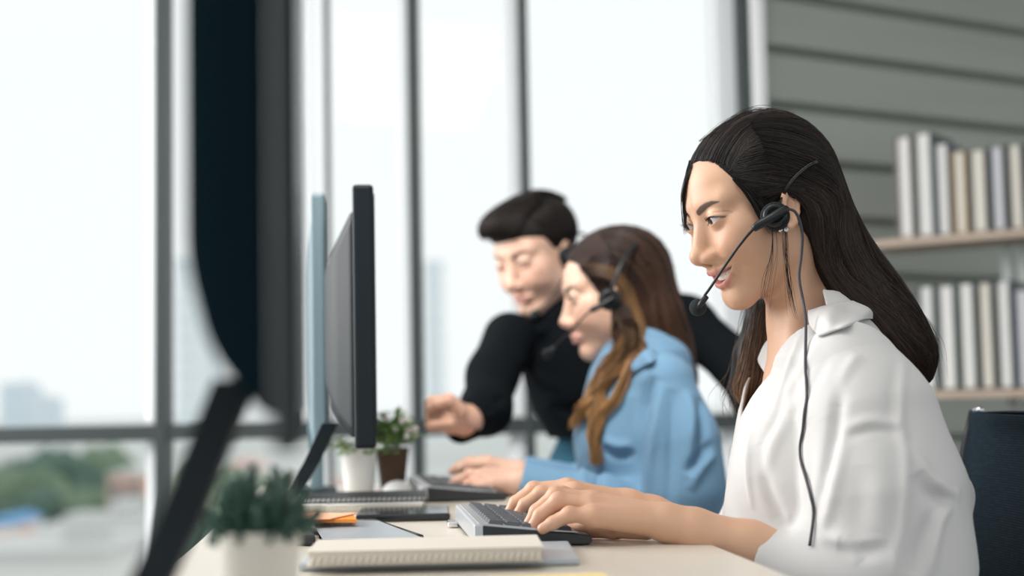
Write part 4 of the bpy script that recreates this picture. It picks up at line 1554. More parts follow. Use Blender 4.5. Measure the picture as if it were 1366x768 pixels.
def sweater(p):
    d = echain(p, [P(838, 610, 3.05), P(822, 560, 3.03), P(794, 490, 3.0), P(768, 448, 2.99), P(756, 425, 2.985)],
               [(.155, .115), (.136, .110), (.146, .105), (.115, .085), (.068, .066)], (.98, .2, .12), .05)
    a = chain(p, [P(680, 452, 2.93), P(657, 500, 2.86), P(648, 546, 2.79), P(614, 566, 2.66)], [.056, .048, .047, .036], .03)
    d = sm(d, a, .018)
    b = chain(p, [P(850, 420, 3.02), P(915, 432, 2.98), P(985, 487, 2.86), P(1006, 548, 2.74)], [.062, .056, .048, .036], .03)
    d = sm(d, b, .035)
    a0, ax = P(609, 568, 2.645), P(600, 566, 2.625) - P(640, 562, 2.74)
    ax = ax / np.linalg.norm(ax)
    nr = np.linalg.norm(p - a0.astype(p.dtype), axis=1) < .09
    d = np.where(nr, smax(d, (p - P(613, 566, 2.658).astype(p.dtype)) @ ax.astype(p.dtype), .003), d)
    return np.maximum(d, SW_Z - p[:, 2])


LINES3 = fold_lines(sweater, [([(690, 470), (715, 500), (750, 520)], .012, .007), ([(640, 520), (660, 535), (676, 528)], .010, -.007),
                                     ([(735, 540), (760, 548), (790, 540)], .012, -.008), ([(628, 540), (648, 556), (664, 548)], .008, .006)], 2.5, 3.2)


v, q = polygonize(sweater, [-.30, 2.55, .70], [.62, 3.22, 1.20], .004)
v = fold_cloth(v, sweater, LINES3)
np_mesh('sweater', v, q, M_black_knit, root3, off3)
Mb = MB()
cpts = [P(758 + 46 * math.cos(t), 418 + 9 * math.sin(t) + 4 * math.cos(t), 2.985 - .072 * math.sin(t)) for t in np.linspace(0, 2 * math.pi, 33)]
Mb.tube(cpts, .011, 8, caps=False)
Mb.build('collar', M_black_knit, root3, off3)


def trousers(p):
    hipc = P(826, 632, 3.05)
    d = ell(p, hipc, (.150, .115, .125))
    d = sm(d, ecap(p, P(832, 578, 3.04), hipc, (.135, .105), (.140, .11), (.98, .2, .12)), .03)
    for sx, yy in ((-.085, -.02), (.085, .03)):
        h = hipc + [sx, yy, -.05]
        d = sm(d, chain(p, [h, [h[0] - .02, h[1] - .03, .44], [h[0] - .01, h[1] + .05, .07]], [.088, .064, .055], .03), .04)
    return np.maximum(d, .05 - p[:, 2])


v, q = polygonize(trousers, [.0, 2.8, .04], [.52, 3.28, .92], .006)
np_mesh('trousers', v, q, M_navy, root3, off3)
hipc = P(838, 630, 3.05)
for sx, yy in ((-.095, .03), (.075, .08)):
    def shoe(p, c=np.array([hipc[0] + sx, hipc[1] + yy, 0])):
        d = chain(p, [c + [.02, .04, .045], c + [-.02, -.05, .045], c + [-.05, -.17, .035]], [.045, .046, .036], .03)
        return smax(d, -p[:, 2] + .001, .006)
    c = np.array([hipc[0] + sx, hipc[1] + yy, 0])
    v, q = polygonize(shoe, c + [-.14, -.25, -.01], c + [.10, .12, .13], .006)
    np_mesh('shoe', v, q, M_shoe, root3, off3)


def hair3(p):
    l = (p - O3.astype(np.float32)) @ H3.astype(np.float32) / HS
    q = l.copy()
    q[:, 1] = np.abs(q[:, 1])
    c = ell(q, (-.018, 0, .030), (.0965, .078, .0795))
    c = sm(c, ell(l, (.046, -.016, .077), (.043, .046, .023)), .03)
    hl = (np.interp(l[:, 0], [-.07, -.03, -.005, .010, .020, .034, .060, .085, .11], [-.070, -.045, -.006, -.012, .010, .032, .042, .047, .050]) - l[:, 2]) * .75
    c = smax(c, hl, .006)
    return c * HS


v0, q0 = polygonize(hair3, [O3[0] - .16, O3[1] - .16, O3[2] - .12], [O3[0] + .16, O3[1] + .16, O3[2] + .18], .003)
D3 = np.array([.0105, .0075, .0065])
hp3 = [(v0, q0, np.tile(D3 * .8, (len(v0), 1)))]


def LW3(*pts):
    return [W3(a) for a in pts]


g = []
for x in np.linspace(-.09, .05, 8):
    g.append(LW3((x, .035, .112 - 6 * x * x), (x + .03, .0, .120 - 6 * (x + .02) ** 2), (x + .045, -.045, .105 - 6 * (x + .02) ** 2), (x + .05, -.078, .06 - 4 * x * x)))
hp3.append(strands(g, 500, .0009, D3, D3 * 1.6, .004, hair3, (.0005, .009), seg=12, var=.6))
g = []
for y in np.linspace(-.055, .06, 8):
    g.append(LW3((-.02, y * .9, .118 - 5 * y * y), (.04, y, .118 - 5 * y * y), (.085, y - .005, .090 - 5 * y * y), (.098, y - .014, .064)))
hp3.append(strands(g, 600, .0009, D3, D3 * 1.9, .004, hair3, (.0005, .009), seg=14, var=.6))
g = [LW3((x, .060, .085), (x - .004, .078, .045), (x - .006, .080, .005)) for x in np.linspace(.035, -.07, 6)]
hp3.append(strands(g, 500, .0009, D3, D3, .003, hair3, (.0002, .002), seg=10))
v, q, c = join(hp3)
np_mesh('hair', v, q, M_hair, root3, off3, c)
pd = W3((.004, .084, -.022))
headset('black headset on the ear of the man leaning over', pd, H3 @ np.array([.1, .97, .1]),
        LW3((-.010, .087, -.014), (-.045, .086, -.012), (-.090, .062, -.010), (-.122, .0, -.008), (-.090, -.062, -.010), (-.04, -.086, -.012), (-.008, -.09, -.02)),
        LW3((-.004, .092, -.020), (.020, .092, -.036), (.050, .080, -.062), (.080, .062, -.084), (.098, .045, -.096)),
        W3((.104, .040, -.100)), pad_r=.021)
# ------------------------------------------------------------------ desk and what stands on it
AZ = math.radians(6.3)
M_desk = mat('pale_laminate', (0.66, 0.61, 0.53), rough=0.32, noise=(3.0, 0.05, (14, 0.8, 1)))
M_white_metal = mat('white_metal', (0.72, 0.73, 0.74), rough=0.4, metal=0.1)
M_monitor = mat('monitor_plastic', (0.006, 0.012, 0.016), rough=0.5, spec=0.22)
M_monitor_black = mat('monitor_black', (0.004, 0.010, 0.014), rough=0.7, spec=0.0)
M_bezel_grey = mat('grey_bezel', (0.030, 0.036, 0.037), rough=0.6, spec=0.12)
M_screen = mat('dark_screen', (0.006, 0.007, 0.008), rough=0.12)
M_monitor_pale = mat('blue_grey_plastic', (0.17, 0.25, 0.29), rough=0.45)
M_silver = mat('silver_plastic', (0.50, 0.52, 0.54), rough=0.35, metal=0.4)
M_key = mat('dark_keys', (0.075, 0.085, 0.098), rough=0.5)
M_kbd = mat('keyboard_black', (0.014, 0.017, 0.020), rough=0.45)
M_paper = mat('paper_white', (0.70, 0.70, 0.68), rough=0.85)
M_cream = mat('cream_paper', (0.68, 0.63, 0.555), rough=0.85)
M_wire = mat('white_wire', (0.70, 0.66, 0.58), rough=0.4)
M_darkwire = mat('dark_wire', (0.10, 0.13, 0.13), rough=0.35, metal=0.6)
M_black_gloss = mat('black_gloss', (0.008, 0.010, 0.012), rough=0.12)
M_greyglass = mat('pale_grey_glass', (0.42, 0.46, 0.50), rough=0.32)
M_orange = mat('orange_paper', (0.85, 0.28, 0.04), rough=0.8)
M_peach = mat('peach_paper', (0.86, 0.45, 0.28), rough=0.8)
M_yellow = mat('yellow_paper', (0.84, 0.66, 0.28), rough=0.85)
M_pot_white = mat('white_ceramic', (0.78, 0.74, 0.66), rough=0.5)
M_mug = mat('white_glazed', (0.74, 0.74, 0.73), rough=0.35, coat=0.2)
M_soil = mat('dark_soil', (0.03, 0.022, 0.016), rough=1.0, bump=(120, 1.0, 0.004))
M_succulent = mat('succulent_green', (0.030, 0.085, 0.060), rough=0.45, noise=(40, 0.25))
M_leaf = mat('leaf_green', (0.19, 0.33, 0.10), rough=0.55, noise=(30, 0.35))
M_flower = mat('pale_flower', (0.70, 0.66, 0.62), rough=0.8)
M_brown_pot = mat('brown_pot', (0.075, 0.040, 0.022), rough=0.7, noise=(25, 0.3))
M_binder_clip = M_chrome

d0 = np.array([-0.0505, 1.4, 0])
T_desk = Matrix.Translation(Vector(d0)) @ Matrix.Rotation(AZ, 4, 'Z')


def DL(p):
    q = T_desk.inverted() @ Vector(p)
    return np.array(q)


desk = thing('desk', 'long pale wooden-topped office desk that everyone works at', 'desk', tuple(d0), AZ)
MB().box((-.295, -.95, .712), (.285, 1.42, .740), bev=.004).build('desktop', M_desk, desk)
MB().box((-.26, -.90, .66), (.25, 1.38, .710), bev=.003).build('apron', M_white_metal, desk)
for sx in (-.255, .235):
    for sy in (-.88, .25, 1.36):
        MB().box((sx - .02, sy - .02, 0), (sx + .02, sy + .02, .66), bev=.003).build('leg', M_white_metal, desk)


def monitor(label, near, az, w, h, zb, thick=.012, bulge=.05, pale=False, leg_to=None, mb_=None, mz_=None, leg_from=.55, foot=.16):
    """a screen standing on edge towards the camera: near = its near lower corner, screen side faces +x"""
    m = M_monitor_pale if pale else (mb_ or M_monitor)
    r = thing('computer_monitor', label, 'monitor', (near[0], near[1], .74), az)
    z0 = zb - .74
    mb = MB()
    mb.box((-thick, 0, z0), (0, w, z0 + h), bev=min(.005, thick * .4))
    mb.build('bezel', mz_ or m, r)
    MB().box((0.0002, .012, z0 + .016), (.0016, w - .012, z0 + h - .012), bev=.0005).build('screen', M_screen, r)
    # tapered back housing
    bm = bmesh.new()
    A = [(-thick + .001, w * .06, z0 + h * .02), (-thick + .001, w * .94, z0 + h * .02), (-thick + .001, w * .94, z0 + h * .93), (-thick + .001, w * .06, z0 + h * .93)]
    B = [(-thick - bulge * .7, w * .16, z0 + h * .12), (-thick - bulge * .7, w * .84, z0 + h * .12), (-thick - bulge * .7, w * .84, z0 + h * .78), (-thick - bulge * .7, w * .16, z0 + h * .78)]
    Cc = [(-thick - bulge, w * .24, z0 + h * .24), (-thick - bulge, w * .76, z0 + h * .24), (-thick - bulge, w * .76, z0 + h * .70), (-thick - bulge, w * .24, z0 + h * .70)]
    va = [[bm.verts.new(q) for q in L] for L in (A, B, Cc)]
    for L0, L1 in ((0, 1), (1, 2)):
        for i in range(4):
            bm.faces.new((va[L0][i], va[L0][(i + 1) % 4], va[L1][(i + 1) % 4], va[L1][i]))
    bm.faces.new(va[2])
    bm.faces.new(va[0][::-1])
    bmesh.ops.recalc_face_normals(bm, faces=bm.faces)
    bmesh.ops.bevel(bm, geom=bm.edges[:], offset=min(.014, bulge * .3), segments=4, affect='EDGES', profile=.5)
    mb = MB()
    mb._take(bm, None, 0, False)
    mb.build('back_housing', m, r)
    # slanting leg and foot
    yc = w * .5
    a = np.array([-thick - bulge * leg_from, yc, z0 + h * .09])
    fx = -thick - bulge - .075 if leg_to is None else leg_to
    b = np.array([fx, yc, .008])
    lw = .030
    dx = b - a
    mb = MB()
    t = .012
    v = []
    for q, k in ((a, 1.0), (a + dx * .5 + [.004, 0, 0], .9), (b, 1.05)):
        v += [(q[0] - t, q[1] - lw * k, q[2]), (q[0] + t, q[1] - lw * k, q[2]), (q[0] + t, q[1] + lw * k, q[2]), (q[0] - t, q[1] + lw * k, q[2])]
    f = [(0, 3, 2, 1), (8, 9, 10, 11)]
    for s in (0, 4):
        for i in range(4):
            f.append((s + i, s + (i + 1) % 4, s + 4 + (i + 1) % 4, s + 4 + i))
    mb.add(v, f)
    mb.build('stand_leg', m if pale else M_monitor, r)
    MB().box((fx - .03, yc - .08, 0), (fx + foot, yc + .08, .010), bev=.004).build('stand_foot', M_monitor, r)
    return r


n1 = P(402, 604, .62)
monitor('dark monitor closest to the camera, seen edge-on and badly out of focus', (n1[0], n1[1]), math.atan2(.145, 1.0), .45, .40, n1[2], .013, .046, leg_to=-.114, mb_=M_monitor_black, mz_=M_bezel_grey)
n2 = P(502, 598, 2.00)
monitor('black monitor with a sharp dark edge, standing in front of the white mug planter', (n2[0], n2[1]), math.radians(5.6), .46, .375, n2[2], .030, .044, leg_to=-.138, leg_from=.92, foot=.09)
n3 = P(436, 600, 2.36)
monitor('slim blue-grey monitor standing edge-on between the two dark monitors', (n3[0], n3[1]), math.radians(7.4), .40, .430, n3[2], .024, .012, pale=True, leg_to=-.018, leg_from=.2, foot=.035)


# keyboards: local x towards the typist, y along the keys
def keyboard(label, loc, rz, L, W, cols, rows, zf=.010, zr=.024):
    r = thing('keyboard', label, 'keyboard', loc, rz)
    bm = bmesh.new()
    pr = [(-W, .002), (0, .0), (.004, .004), (.002, zf), (-W, zr), (-W - .006, zr - .002), (-W - .008, .006)]
    mb = MB()
    # body: black shell under a silver deck
    mb.prism([(x, z) for x, z in pr], 0, L, Matrix(((1, 0, 0, 0), (0, 0, 1, 0), (0, 1, 0, 0), (0, 0, 0, 1))), bev=.0012)
    mb.build('case', M_kbd, r)
    sl = (zr - zf) / (-W)
    Z = lambda x: zf + sl * (x - .002)
    mb = MB()
    v = [(-W - .004, .002, Z(-W) - .002), (-.012, .002, Z(-.012) + .0015), (-.012, L - .002, Z(-.012) + .0015), (-W - .004, L - .002, Z(-W) - .002),
         (-W - .004, .002, Z(-W) + .0022), (-.012, .002, Z(-.012) + .0022), (-.012, L - .002, Z(-.012) + .0022), (-W - .004, L - .002, Z(-W) + .0022)]
    mb.add(v, [(0, 3, 2, 1), (4, 5, 6, 7), (0, 1, 5, 4), (1, 2, 6, 5), (2, 3, 7, 6), (3, 0, 4, 7)])
    mb.box((-W - .0095, -.0004, .004), (-W + .001, L + .0004, zr + .0015), bev=.002)
    mb.build('silver_deck', M_silver, r)
    kx, ky = (W - .022) / rows, (L - .016) / cols
    mb = MB()
    ang = math.atan2(sl, 1)
    for i in range(rows):
        x = -.016 - kx * (i + .5)
        spans = [(j, j + 1) for j in range(cols)]
        if i == 0:
            spans = [(0, 1.3), (1.3, 2.5), (2.5, 8), (8, 9.3), (9.3, 10.6), (10.6, cols)]
        for a, b in spans:
            T = Matrix.Translation((x, .008 + ky * (a + b) / 2, Z(x) + .0042)) @ Matrix.Rotation(-ang, 4, 'Y')
            hx, hy = kx * .44, ky * (b - a) / 2 - .0012
            bt, tp = (hx, hy), (hx * .80, hy - hx * .18)
            vv = [(-bt[0], -bt[1], -.0024), (bt[0], -bt[1], -.0024), (bt[0], bt[1], -.0024), (-bt[0], bt[1], -.0024),
                  (-tp[0], -tp[1], .0020), (tp[0], -tp[1], .0020), (tp[0], tp[1], .0020), (-tp[0], tp[1], .0020)]
            mb.add([tuple(T @ Vector(q)) for q in vv], [(0, 3, 2, 1), (4, 5, 6, 7), (0, 1, 5, 4), (1, 2, 6, 5), (2, 3, 7, 6), (3, 0, 4, 7)])
    mb.build('keys', M_key, r)
    for y in (.02, L - .02):
        MB().box((-W - .004, y - .012, -.0005), (-W + .012, y + .012, .006), bev=.001).build('riser_foot', M_kbd, r)
    return r


k1 = PZ(786, 726, .741)
keyboard('silver and black keyboard under the hands of the woman in white', (k1[0], k1[1], .741), AZ, .30, .118, 11, 5)
k2 = PZ(674, 668, .741)
keyboard('black keyboard under the hands of the woman in blue', (k2[0], k2[1] + .02, .741), AZ + math.radians(2), .32, .125, 12, 5)


def slab(name, label, cat, corners, z0, z1, m, bev=.0015):
    """flat thing lying on the desk, outline given by desk points"""
    c = np.mean([q[:2] for q in corners], axis=0)
    r = MB()
    r.prism([(q[0] - c[0], q[1] - c[1]) for q in corners], 0, z1 - z0, bev=bev)
    o = r.build(name, m)
    o.location = (c[0], c[1], z0)
    return tag(o, label, cat)


def rect(p, w, d, rz):
    """corners of a w x d rectangle whose near left corner is p"""
    c, s = math.cos(rz), math.sin(rz)
    u, v = np.array([c, s]), np.array([-s, c])
    p = np.asarray(p[:2])
    return [p, p + u * w, p + u * w + v * d, p + v * d]


def notebook(label, corner, w, d, t, z0, rz, page, cover, wire, n=26, ring_z=.5):
    r = thing('spiral_notebook', label, 'notebook', (corner[0], corner[1], z0), rz)
    MB().box((0, .004, .0012), (w, d, t - .0012), bev=.0008).build('pages', page, r)
    mb = MB()
    mb.box((-.002, .002, 0), (w + .002, d + .002, .0012))
    mb.box((-.002, .002, t - .0012), (w + .002, d + .002, t))
    mb.build('cover', cover, r)
    mb = MB()
    for k in range(n):
        x = w * (k + .5) / n
        c = [(x + .0012 * math.sin(a), .0035 + min(.0042, t * .40) * math.cos(a), t * ring_z + min(.0036, t * .36) * math.sin(a)) for a in np.linspace(0, 2 * math.pi, 15)]
        mb.tube(c, .0011, 5, caps=False)
    mb.build('spiral_wire', wire, r)
    return r


# the near pile
tb = PZ(398, 762, .7405)
slab('tablet', 'grey-blue glossy tablet lying under the near cream notebook', 'tablet', rect(tb, .274, .165, math.radians(1.5)), .7405, .748, M_greyglass, .0025)
nb = PZ(411, 756, .7485)
notebook('thick cream spiral notebook lying on the grey-blue tablet', nb, .222, .118, .0140, .7485, math.radians(2.2), M_cream, M_cream, M_wire, n=34, ring_z=.30)
yp = PZ(655, 792, .7405)
slab('sticky_note_pad', 'yellow sticky note pad at the very front of the desk', 'sticky notes', rect(yp, .105, .045, math.radians(6)), .7405, .7495, M_yellow)
# middle: grey slate, black phones, sticky notes
gp = PZ(426, 721, .7405)
slab('tablet', 'black-edged tablet with a pale grey screen, behind the cream spiral notebook', 'tablet', [gp, PZ(566, 721, .7405), PZ(500, 698, .7405), PZ(414, 698, .7405)], .7405, .7475, M_black_gloss, .002)
slab('paper_sheet', 'pale grey sheet lying on the black-edged tablet', 'paper', [PZ(430, 719, .7480), PZ(567, 719, .7480), PZ(505, 695, .7480), PZ(415, 694, .7480)], .7480, .7488, M_greyglass, .0003)
slab('black_wallet', 'black wallet-like block beside the pale grey sheet, under the orange notes', 'wallet', [PZ(390, 728, .7405), PZ(421, 728, .7405), PZ(410, 704, .7405), PZ(388, 704, .7405)], .7405, .7530, M_kbd, .003)
ph = PZ(474, 697, .7405)
slab('tablet', 'black tablet with rounded edges next to the orange sticky notes', 'tablet', rect(ph, .128, .135, math.radians(3)), .7405, .7505, M_black_gloss, .003)
op = PZ(388, 699, .7540)
slab('sticky_note_pad', 'orange sticky note pad lying below the peach pad', 'sticky notes', [PZ(392, 697, .7540), PZ(476, 697, .7540), PZ(470, 689, .7540), PZ(398, 688, .7540)], .7540, .7585, M_orange, .0004)
slab('sticky_note_pad', 'peach sticky note pad lying on the orange pad', 'sticky notes', [PZ(390, 694, .7590), PZ(440, 693, .7590), PZ(478, 685, .7590), PZ(396, 686, .7590)], .7590, .7605, M_peach, .0004)
bc = PZ(598, 704, .7405)
r = thing('usb_stick', 'small silver usb stick beside the silver keyboard', 'usb stick', (bc[0], bc[1], .741), AZ)
MB().box((0, 0, 0), (.014, .030, .0075), bev=.002).build('cap', M_chrome, r)
MB().box((.002, .030, .0015), (.012, .042, .006), bev=.0006).build('plug', M_silver, r)
# the far pile
cb = PZ(392, 689, .7405)
notebook('plain cream notebook lying under the dark spiral pad, beside the black tablet', PZ(400, 686, .7405), .178, .135, .0125, .7405, math.radians(3), M_cream, M_paper, M_wire, n=30)
notebook('dark-covered spiral pad on top of the plain cream notebook', PZ(404, 672, .7538), .180, .13, .0085, .7538, math.radians(3), M_paper, M_kbd, M_darkwire, n=24)
ms = P(530, 650, 2.38)
r = thing('computer_mouse', 'white mouse near the brown plant pot', 'mouse', (ms[0], ms[1], .7405), AZ)
def mouse_f(p):
    d = ell(p, (0, 0, .004), (.028, .050, .026))
    return smax(d, -p[:, 2] + .0005, .004)
v, q = polygonize(mouse_f, [-.035, -.06, -.005], [.035, .06, .04], .003)
np_mesh('shell', v, q, M_mug, r)
MB().lathe([(.004, -.003), (.006, -.002), (.006, .002), (.004, .003)], 16, Matrix.Translation((0, .024, .0265)) @ Matrix.Rotation(math.pi / 2, 4, 'Y')).build('scroll_wheel', M_kbd, r)


# potted plants
def pot_prof(rt, rb, h, wall=.004):
    return [(rb * .9, 0), (rb, .003), (rt, h - .004), (rt, h), (rt - wall, h), (rt - wall - .001, h * .80), (1e-4, h * .80)]


def leaf_blade(mb, base, d, ln, w, curl, mi=0, thick=.0012):
    d = np.asarray(d, float) / np.linalg.norm(d)
    s = np.cross(d, [0, 0, 1.0])
    s = s / (np.linalg.norm(s) + 1e-6)
    n = np.cross(s, d)
    ws = [.35, .85, 1.0, .7, .04]
    v, f = [], []
    for i, k in enumerate(ws):
        t = i / 4
        c = np.asarray(base) + d * ln * t + n * curl * ln * t * t
        v += [c - s * w * k, c + n * thick - s * 0, c + s * w * k, c - n * thick * 1.5]
    for i in range(4):
        for j in range(4):
            f.append((i * 4 + j, i * 4 + (j + 1) % 4, i * 4 + 4 + (j + 1) % 4, i * 4 + 4 + j))
    f.append((16, 17, 18, 19))
    mb.add(v, f, mi, True)


sp = P(346, 712, 1.00)
r = thing('potted_succulent', 'small spiky green succulent in a cream pot, blurred at the front', 'plant', (sp[0], sp[1], .7405))
MB().lathe(pot_prof(.0285, .0255, .0745), 40).build('pot', M_pot_white, r)
MB().lathe([(.0235, .058), (.0235, .064), (.012, .066), (1e-4, .067)], 24).build('soil', M_soil, r)
mb = MB()
for ring, (n, el, ln) in enumerate(((16, 22, .030), (18, 38, .037), (16, 54, .043), (13, 68, .046), (9, 80, .047))):
    for k in range(n):
        a = 2 * math.pi * (k + .5 * ring) / n + rng.normal() * .12
        e = math.radians(el + rng.normal() * 5)
        leaf_blade(mb, (.006 * math.cos(a), .006 * math.sin(a), .064), (math.cos(a) * math.cos(e), math.sin(a) * math.cos(e), math.sin(e)), ln * (1 + .12 * rng.normal()), .0066, .10, thick=.0034)
mb.build('leaves', M_succulent, r)

mg = P(479, 658, 2.45)
r = thing('planter', 'white mug-shaped planter with thin sprigs behind the black monitor', 'planter', (mg[0], mg[1], .7405))
MB().lathe([(.0225, 0), (.0245, .002), (.0290, .045), (.0325, .090), (.0325, .093), (.0300, .093), (.0270, .060), (1e-4, .058)], 40).build('pot', M_mug, r)
mb = MB()
for k in range(16):
    a = rng.random() * 6.28
    e = math.radians(15 + 55 * rng.random())
    b = np.array([.016 * math.cos(a), .016 * math.sin(a), .06])
    t = b + np.array([math.cos(a) * math.cos(e), math.sin(a) * math.cos(e), math.sin(e) * .7]) * (.045 + .03 * rng.random())
    mb.tube(spline([b, (b + t) / 2 + [0, 0, .014], t], 6), .0008, 4)
    for s in (.5, .75, 1):
        leaf_blade(mb, b + (t - b) * s + [0, 0, .012 * (1 - s)], (math.cos(a + rng.normal()), math.sin(a + rng.normal()), .3), .013, .0035, .1)
mb.build('sprigs', M_leaf, r)

bp = P(524, 658, 2.56)
r = thing('potted_plant', 'bushy green plant with pale flowers in a brown pot', 'plant', (bp[0], bp[1], .7405))
MB().lathe(pot_prof(.030, .021, .078), 36).build('pot', M_brown_pot, r)
mb, mf = MB(), MB()
for k in range(150):
    a, e = rng.random() * 6.28, math.asin(rng.random() * .95)
    rr = .028 + .030 * rng.random()
    c = np.array([rr * math.cos(a) * math.cos(e), rr * math.sin(a) * math.cos(e), .082 + rr * math.sin(e) * 1.15])
    leaf_blade(mb, c * [.6, .6, 1], (math.cos(a + rng.normal() * .6), math.sin(a + rng.normal() * .6), .2 + .9 * rng.random()), .022, .0065, -.2)
    if k % 6 == 0:
        bm = bmesh.new()
        bmesh.ops.create_icosphere(bm, subdivisions=2, radius=.0055)
        MB()._take(bm, Matrix.Translation(Vector(c * [1.12, 1.12, 1.03] + [0, 0, .012])), 0, True).build('flower', M_flower, r)
for k in range(14):
    a = 6.28 * k / 14
    mb.tube(spline([(.006 * math.cos(a), .006 * math.sin(a), .060), (.02 * math.cos(a), .02 * math.sin(a), .10), (.036 * math.cos(a), .036 * math.sin(a), .125)], 6), .001, 4)
mb.build('leaves', M_leaf, r)

# ------------------------------------------------------------------ the office chair of the woman in white
M_mesh_navy = mat('navy_mesh_fabric', (0.012, 0.030, 0.050), rough=0.8, spec=0.3)
nt = M_mesh_navy.node_tree
co = nt.nodes.new('ShaderNodeTexCoord')
vr = nt.nodes.new('ShaderNodeTexBrick')
vr.inputs['Scale'].default_value = 1.0
vr.inputs['Brick Width'].default_value = .0055
vr.inputs['Row Height'].default_value = .0032
vr.inputs['Mortar Size'].default_value = .0007
vr.inputs['Color1'].default_value = (.017, .052, .078, 1)
vr.inputs['Color2'].default_value = (.010, .028, .046, 1)
vr.inputs['Mortar'].default_value = (.003, .006, .010, 1)
sx_ = nt.nodes.new('ShaderNodeSeparateXYZ')
mp_ = nt.nodes.new('ShaderNodeCombineXYZ')
nt.links.new(co.outputs['Object'], sx_.inputs[0])
nt.links.new(sx_.outputs['Y'], mp_.inputs['X'])
nt.links.new(sx_.outputs['Z'], mp_.inputs['Y'])
nt.links.new(mp_.outputs[0], vr.inputs['Vector'])
nt.links.new(vr.outputs[0], nt.nodes['Principled BSDF'].inputs['Base Color'])
bp_ = nt.nodes.new('ShaderNodeBump')
bp_.inputs['Strength'].default_value = .5
bp_.inputs['Distance'].default_value = .001
nt.links.new(vr.outputs['Fac'], bp_.inputs['Height'])
bp_.invert = True
nt.links.new(bp_.outputs[0], nt.nodes['Principled BSDF'].inputs['Normal'])

ctop, cbot = P(1298, 548, 2.00), P(1258, 768, 2.00)
ch = thing('office_chair', 'office chair with a navy mesh backrest behind the woman in white', 'chair', (.40, 1.77, 0), 0)
co_ = np.array([.40, 1.77, 0])
sl_ = (ctop[0] - cbot[0]) / (ctop[2] - cbot[2])
ztop = ctop[2]
yfar, ynear = ctop[1], ctop[1] - .46
rows = []
for z in (ztop - .002, ztop - .006, ztop - .05, ztop - .18, ztop - .32, ztop - .40):
    x = ctop[0] + sl_ * (z - ztop)
    rows.append([np.array([x + .030 * (1 - (2 * (y - ynear) / (yfar - ynear) - 1) ** 2) * min(1, (ztop - z) / .05 + .2), y, z]) for y in np.linspace(ynear, yfar, 7)])
v, f = sheet(rows, 24, 24, .010)
np_mesh('mesh_backrest', v, f, M_mesh_navy, ch, co_)
for y in (ynear - .004, yfar + .002):
    MB().tube([(ctop[0] + sl_ * (z - ztop), y, z) for z in np.linspace(ztop + .001, ztop - .42, 12)], [.005] + [.0085] * 11, 10).build('side_rail', M_kbd, ch, co_)
MB().tube(spline([(ctop[0] + .001, yfar + .004, ztop - .016), (ctop[0] + .002, yfar + .002, ztop - .003), (ctop[0] + .006, yfar - .016, ztop + .002)], 10), .0052, 8).build('chrome_corner', M_chrome, ch, co_)
xb_ = ctop[0] + sl_ * (-.40)
MB().tube(spline([(xb_, 1.77, ztop - .40), (xb_ - .02, 1.77, .44), (xb_ - .16, 1.77, .41)], 12), .016, 10).build('back_support', M_kbd, ch, co_)
MB().box((.16, 1.53, .405), (xb_ - .03, 2.01, .455), bev=.02, seg=3).build('seat', M_mesh_navy, ch, co_)
MB().lathe([(.05, .40), (.028, .39), (.026, .14), (.05, .11), (.05, .08), (1e-4, .08)], 20, Matrix.Translation((.40, 1.77, 0))).build('gas_column', M_chrome, ch, co_)
for k in range(5):
    a = 2 * math.pi * k / 5 + .3
    e = (.40 + .29 * math.cos(a), 1.77 + .29 * math.sin(a))
    lg = MB().tube([(.40, 1.77, .10), (.40 + .15 * math.cos(a), 1.77 + .15 * math.sin(a), .088), (*e, .068)], [.022, .019, .014], 8).build('base_leg', M_kbd, ch, co_)
    MB().lathe([(.012, -.012), (.026, -.011), (.028, 0), (.026, .011), (.012, .012)], 16, Matrix.Translation((e[0] - co_[0], e[1] - co_[1], .030)) @ Matrix.Rotation(a, 4, 'Z') @ Matrix.Rotation(math.pi / 2, 4, 'X')).build('caster', M_kbd, lg)
# the other woman's stool
st = thing('stool', 'low round stool under the woman in blue', 'stool', (.27, 2.58, 0))
MB().lathe([(.17, .425), (.19, .435), (.19, .462), (.16, .475), (1e-4, .478)], 32).build('seat', M_mesh_navy, st)
MB().lathe([(.03, .425), (.026, .03), (.20, .02), (.21, .0), (1e-4, .0)], 28).build('pedestal', M_chrome, st)

# ------------------------------------------------------------------ shelves with books
M_shelf = mat('pale_wood_shelf', (0.42, 0.33, 0.26), rough=0.5, noise=(4, 0.12, (2, 16, 16)))
M_upright = mat('grey_steel_upright', (0.34, 0.37, 0.36), rough=0.45, metal=0.3)
sd_ = np.array([math.sin(math.radians(125)), math.cos(math.radians(125)), 0])   # along the shelf, towards the right and nearer
sdep = np.array([math.sin(math.radians(35)), math.cos(math.radians(35)), 0])    # into the shelf
s0 = P(1150, 322, 4.17)
T_sh = np.eye(4)
T_sh[:3, 0], T_sh[:3, 1], T_sh[:3, 3] = sd_, sdep, (s0[0], s0[1], 0)
zt_, zb_ = s0[2], P(1240, 521, 4.05)[2]
rz_sh = math.atan2(sd_[1], sd_[0])


def on_shelf(px, py, s_guess=.3):
    """distance along the shelf front at this image column"""
    d = _F + _R * (px - 683.0) / FPX - _U * (py - 384.0) / FPX
    A = np.array([[sd_[0], -d[0]], [sd_[1], -d[1]]])
    s, k = np.linalg.solve(A, CAM[:2] - s0[:2])
    return s, (CAM + k * d)[2]


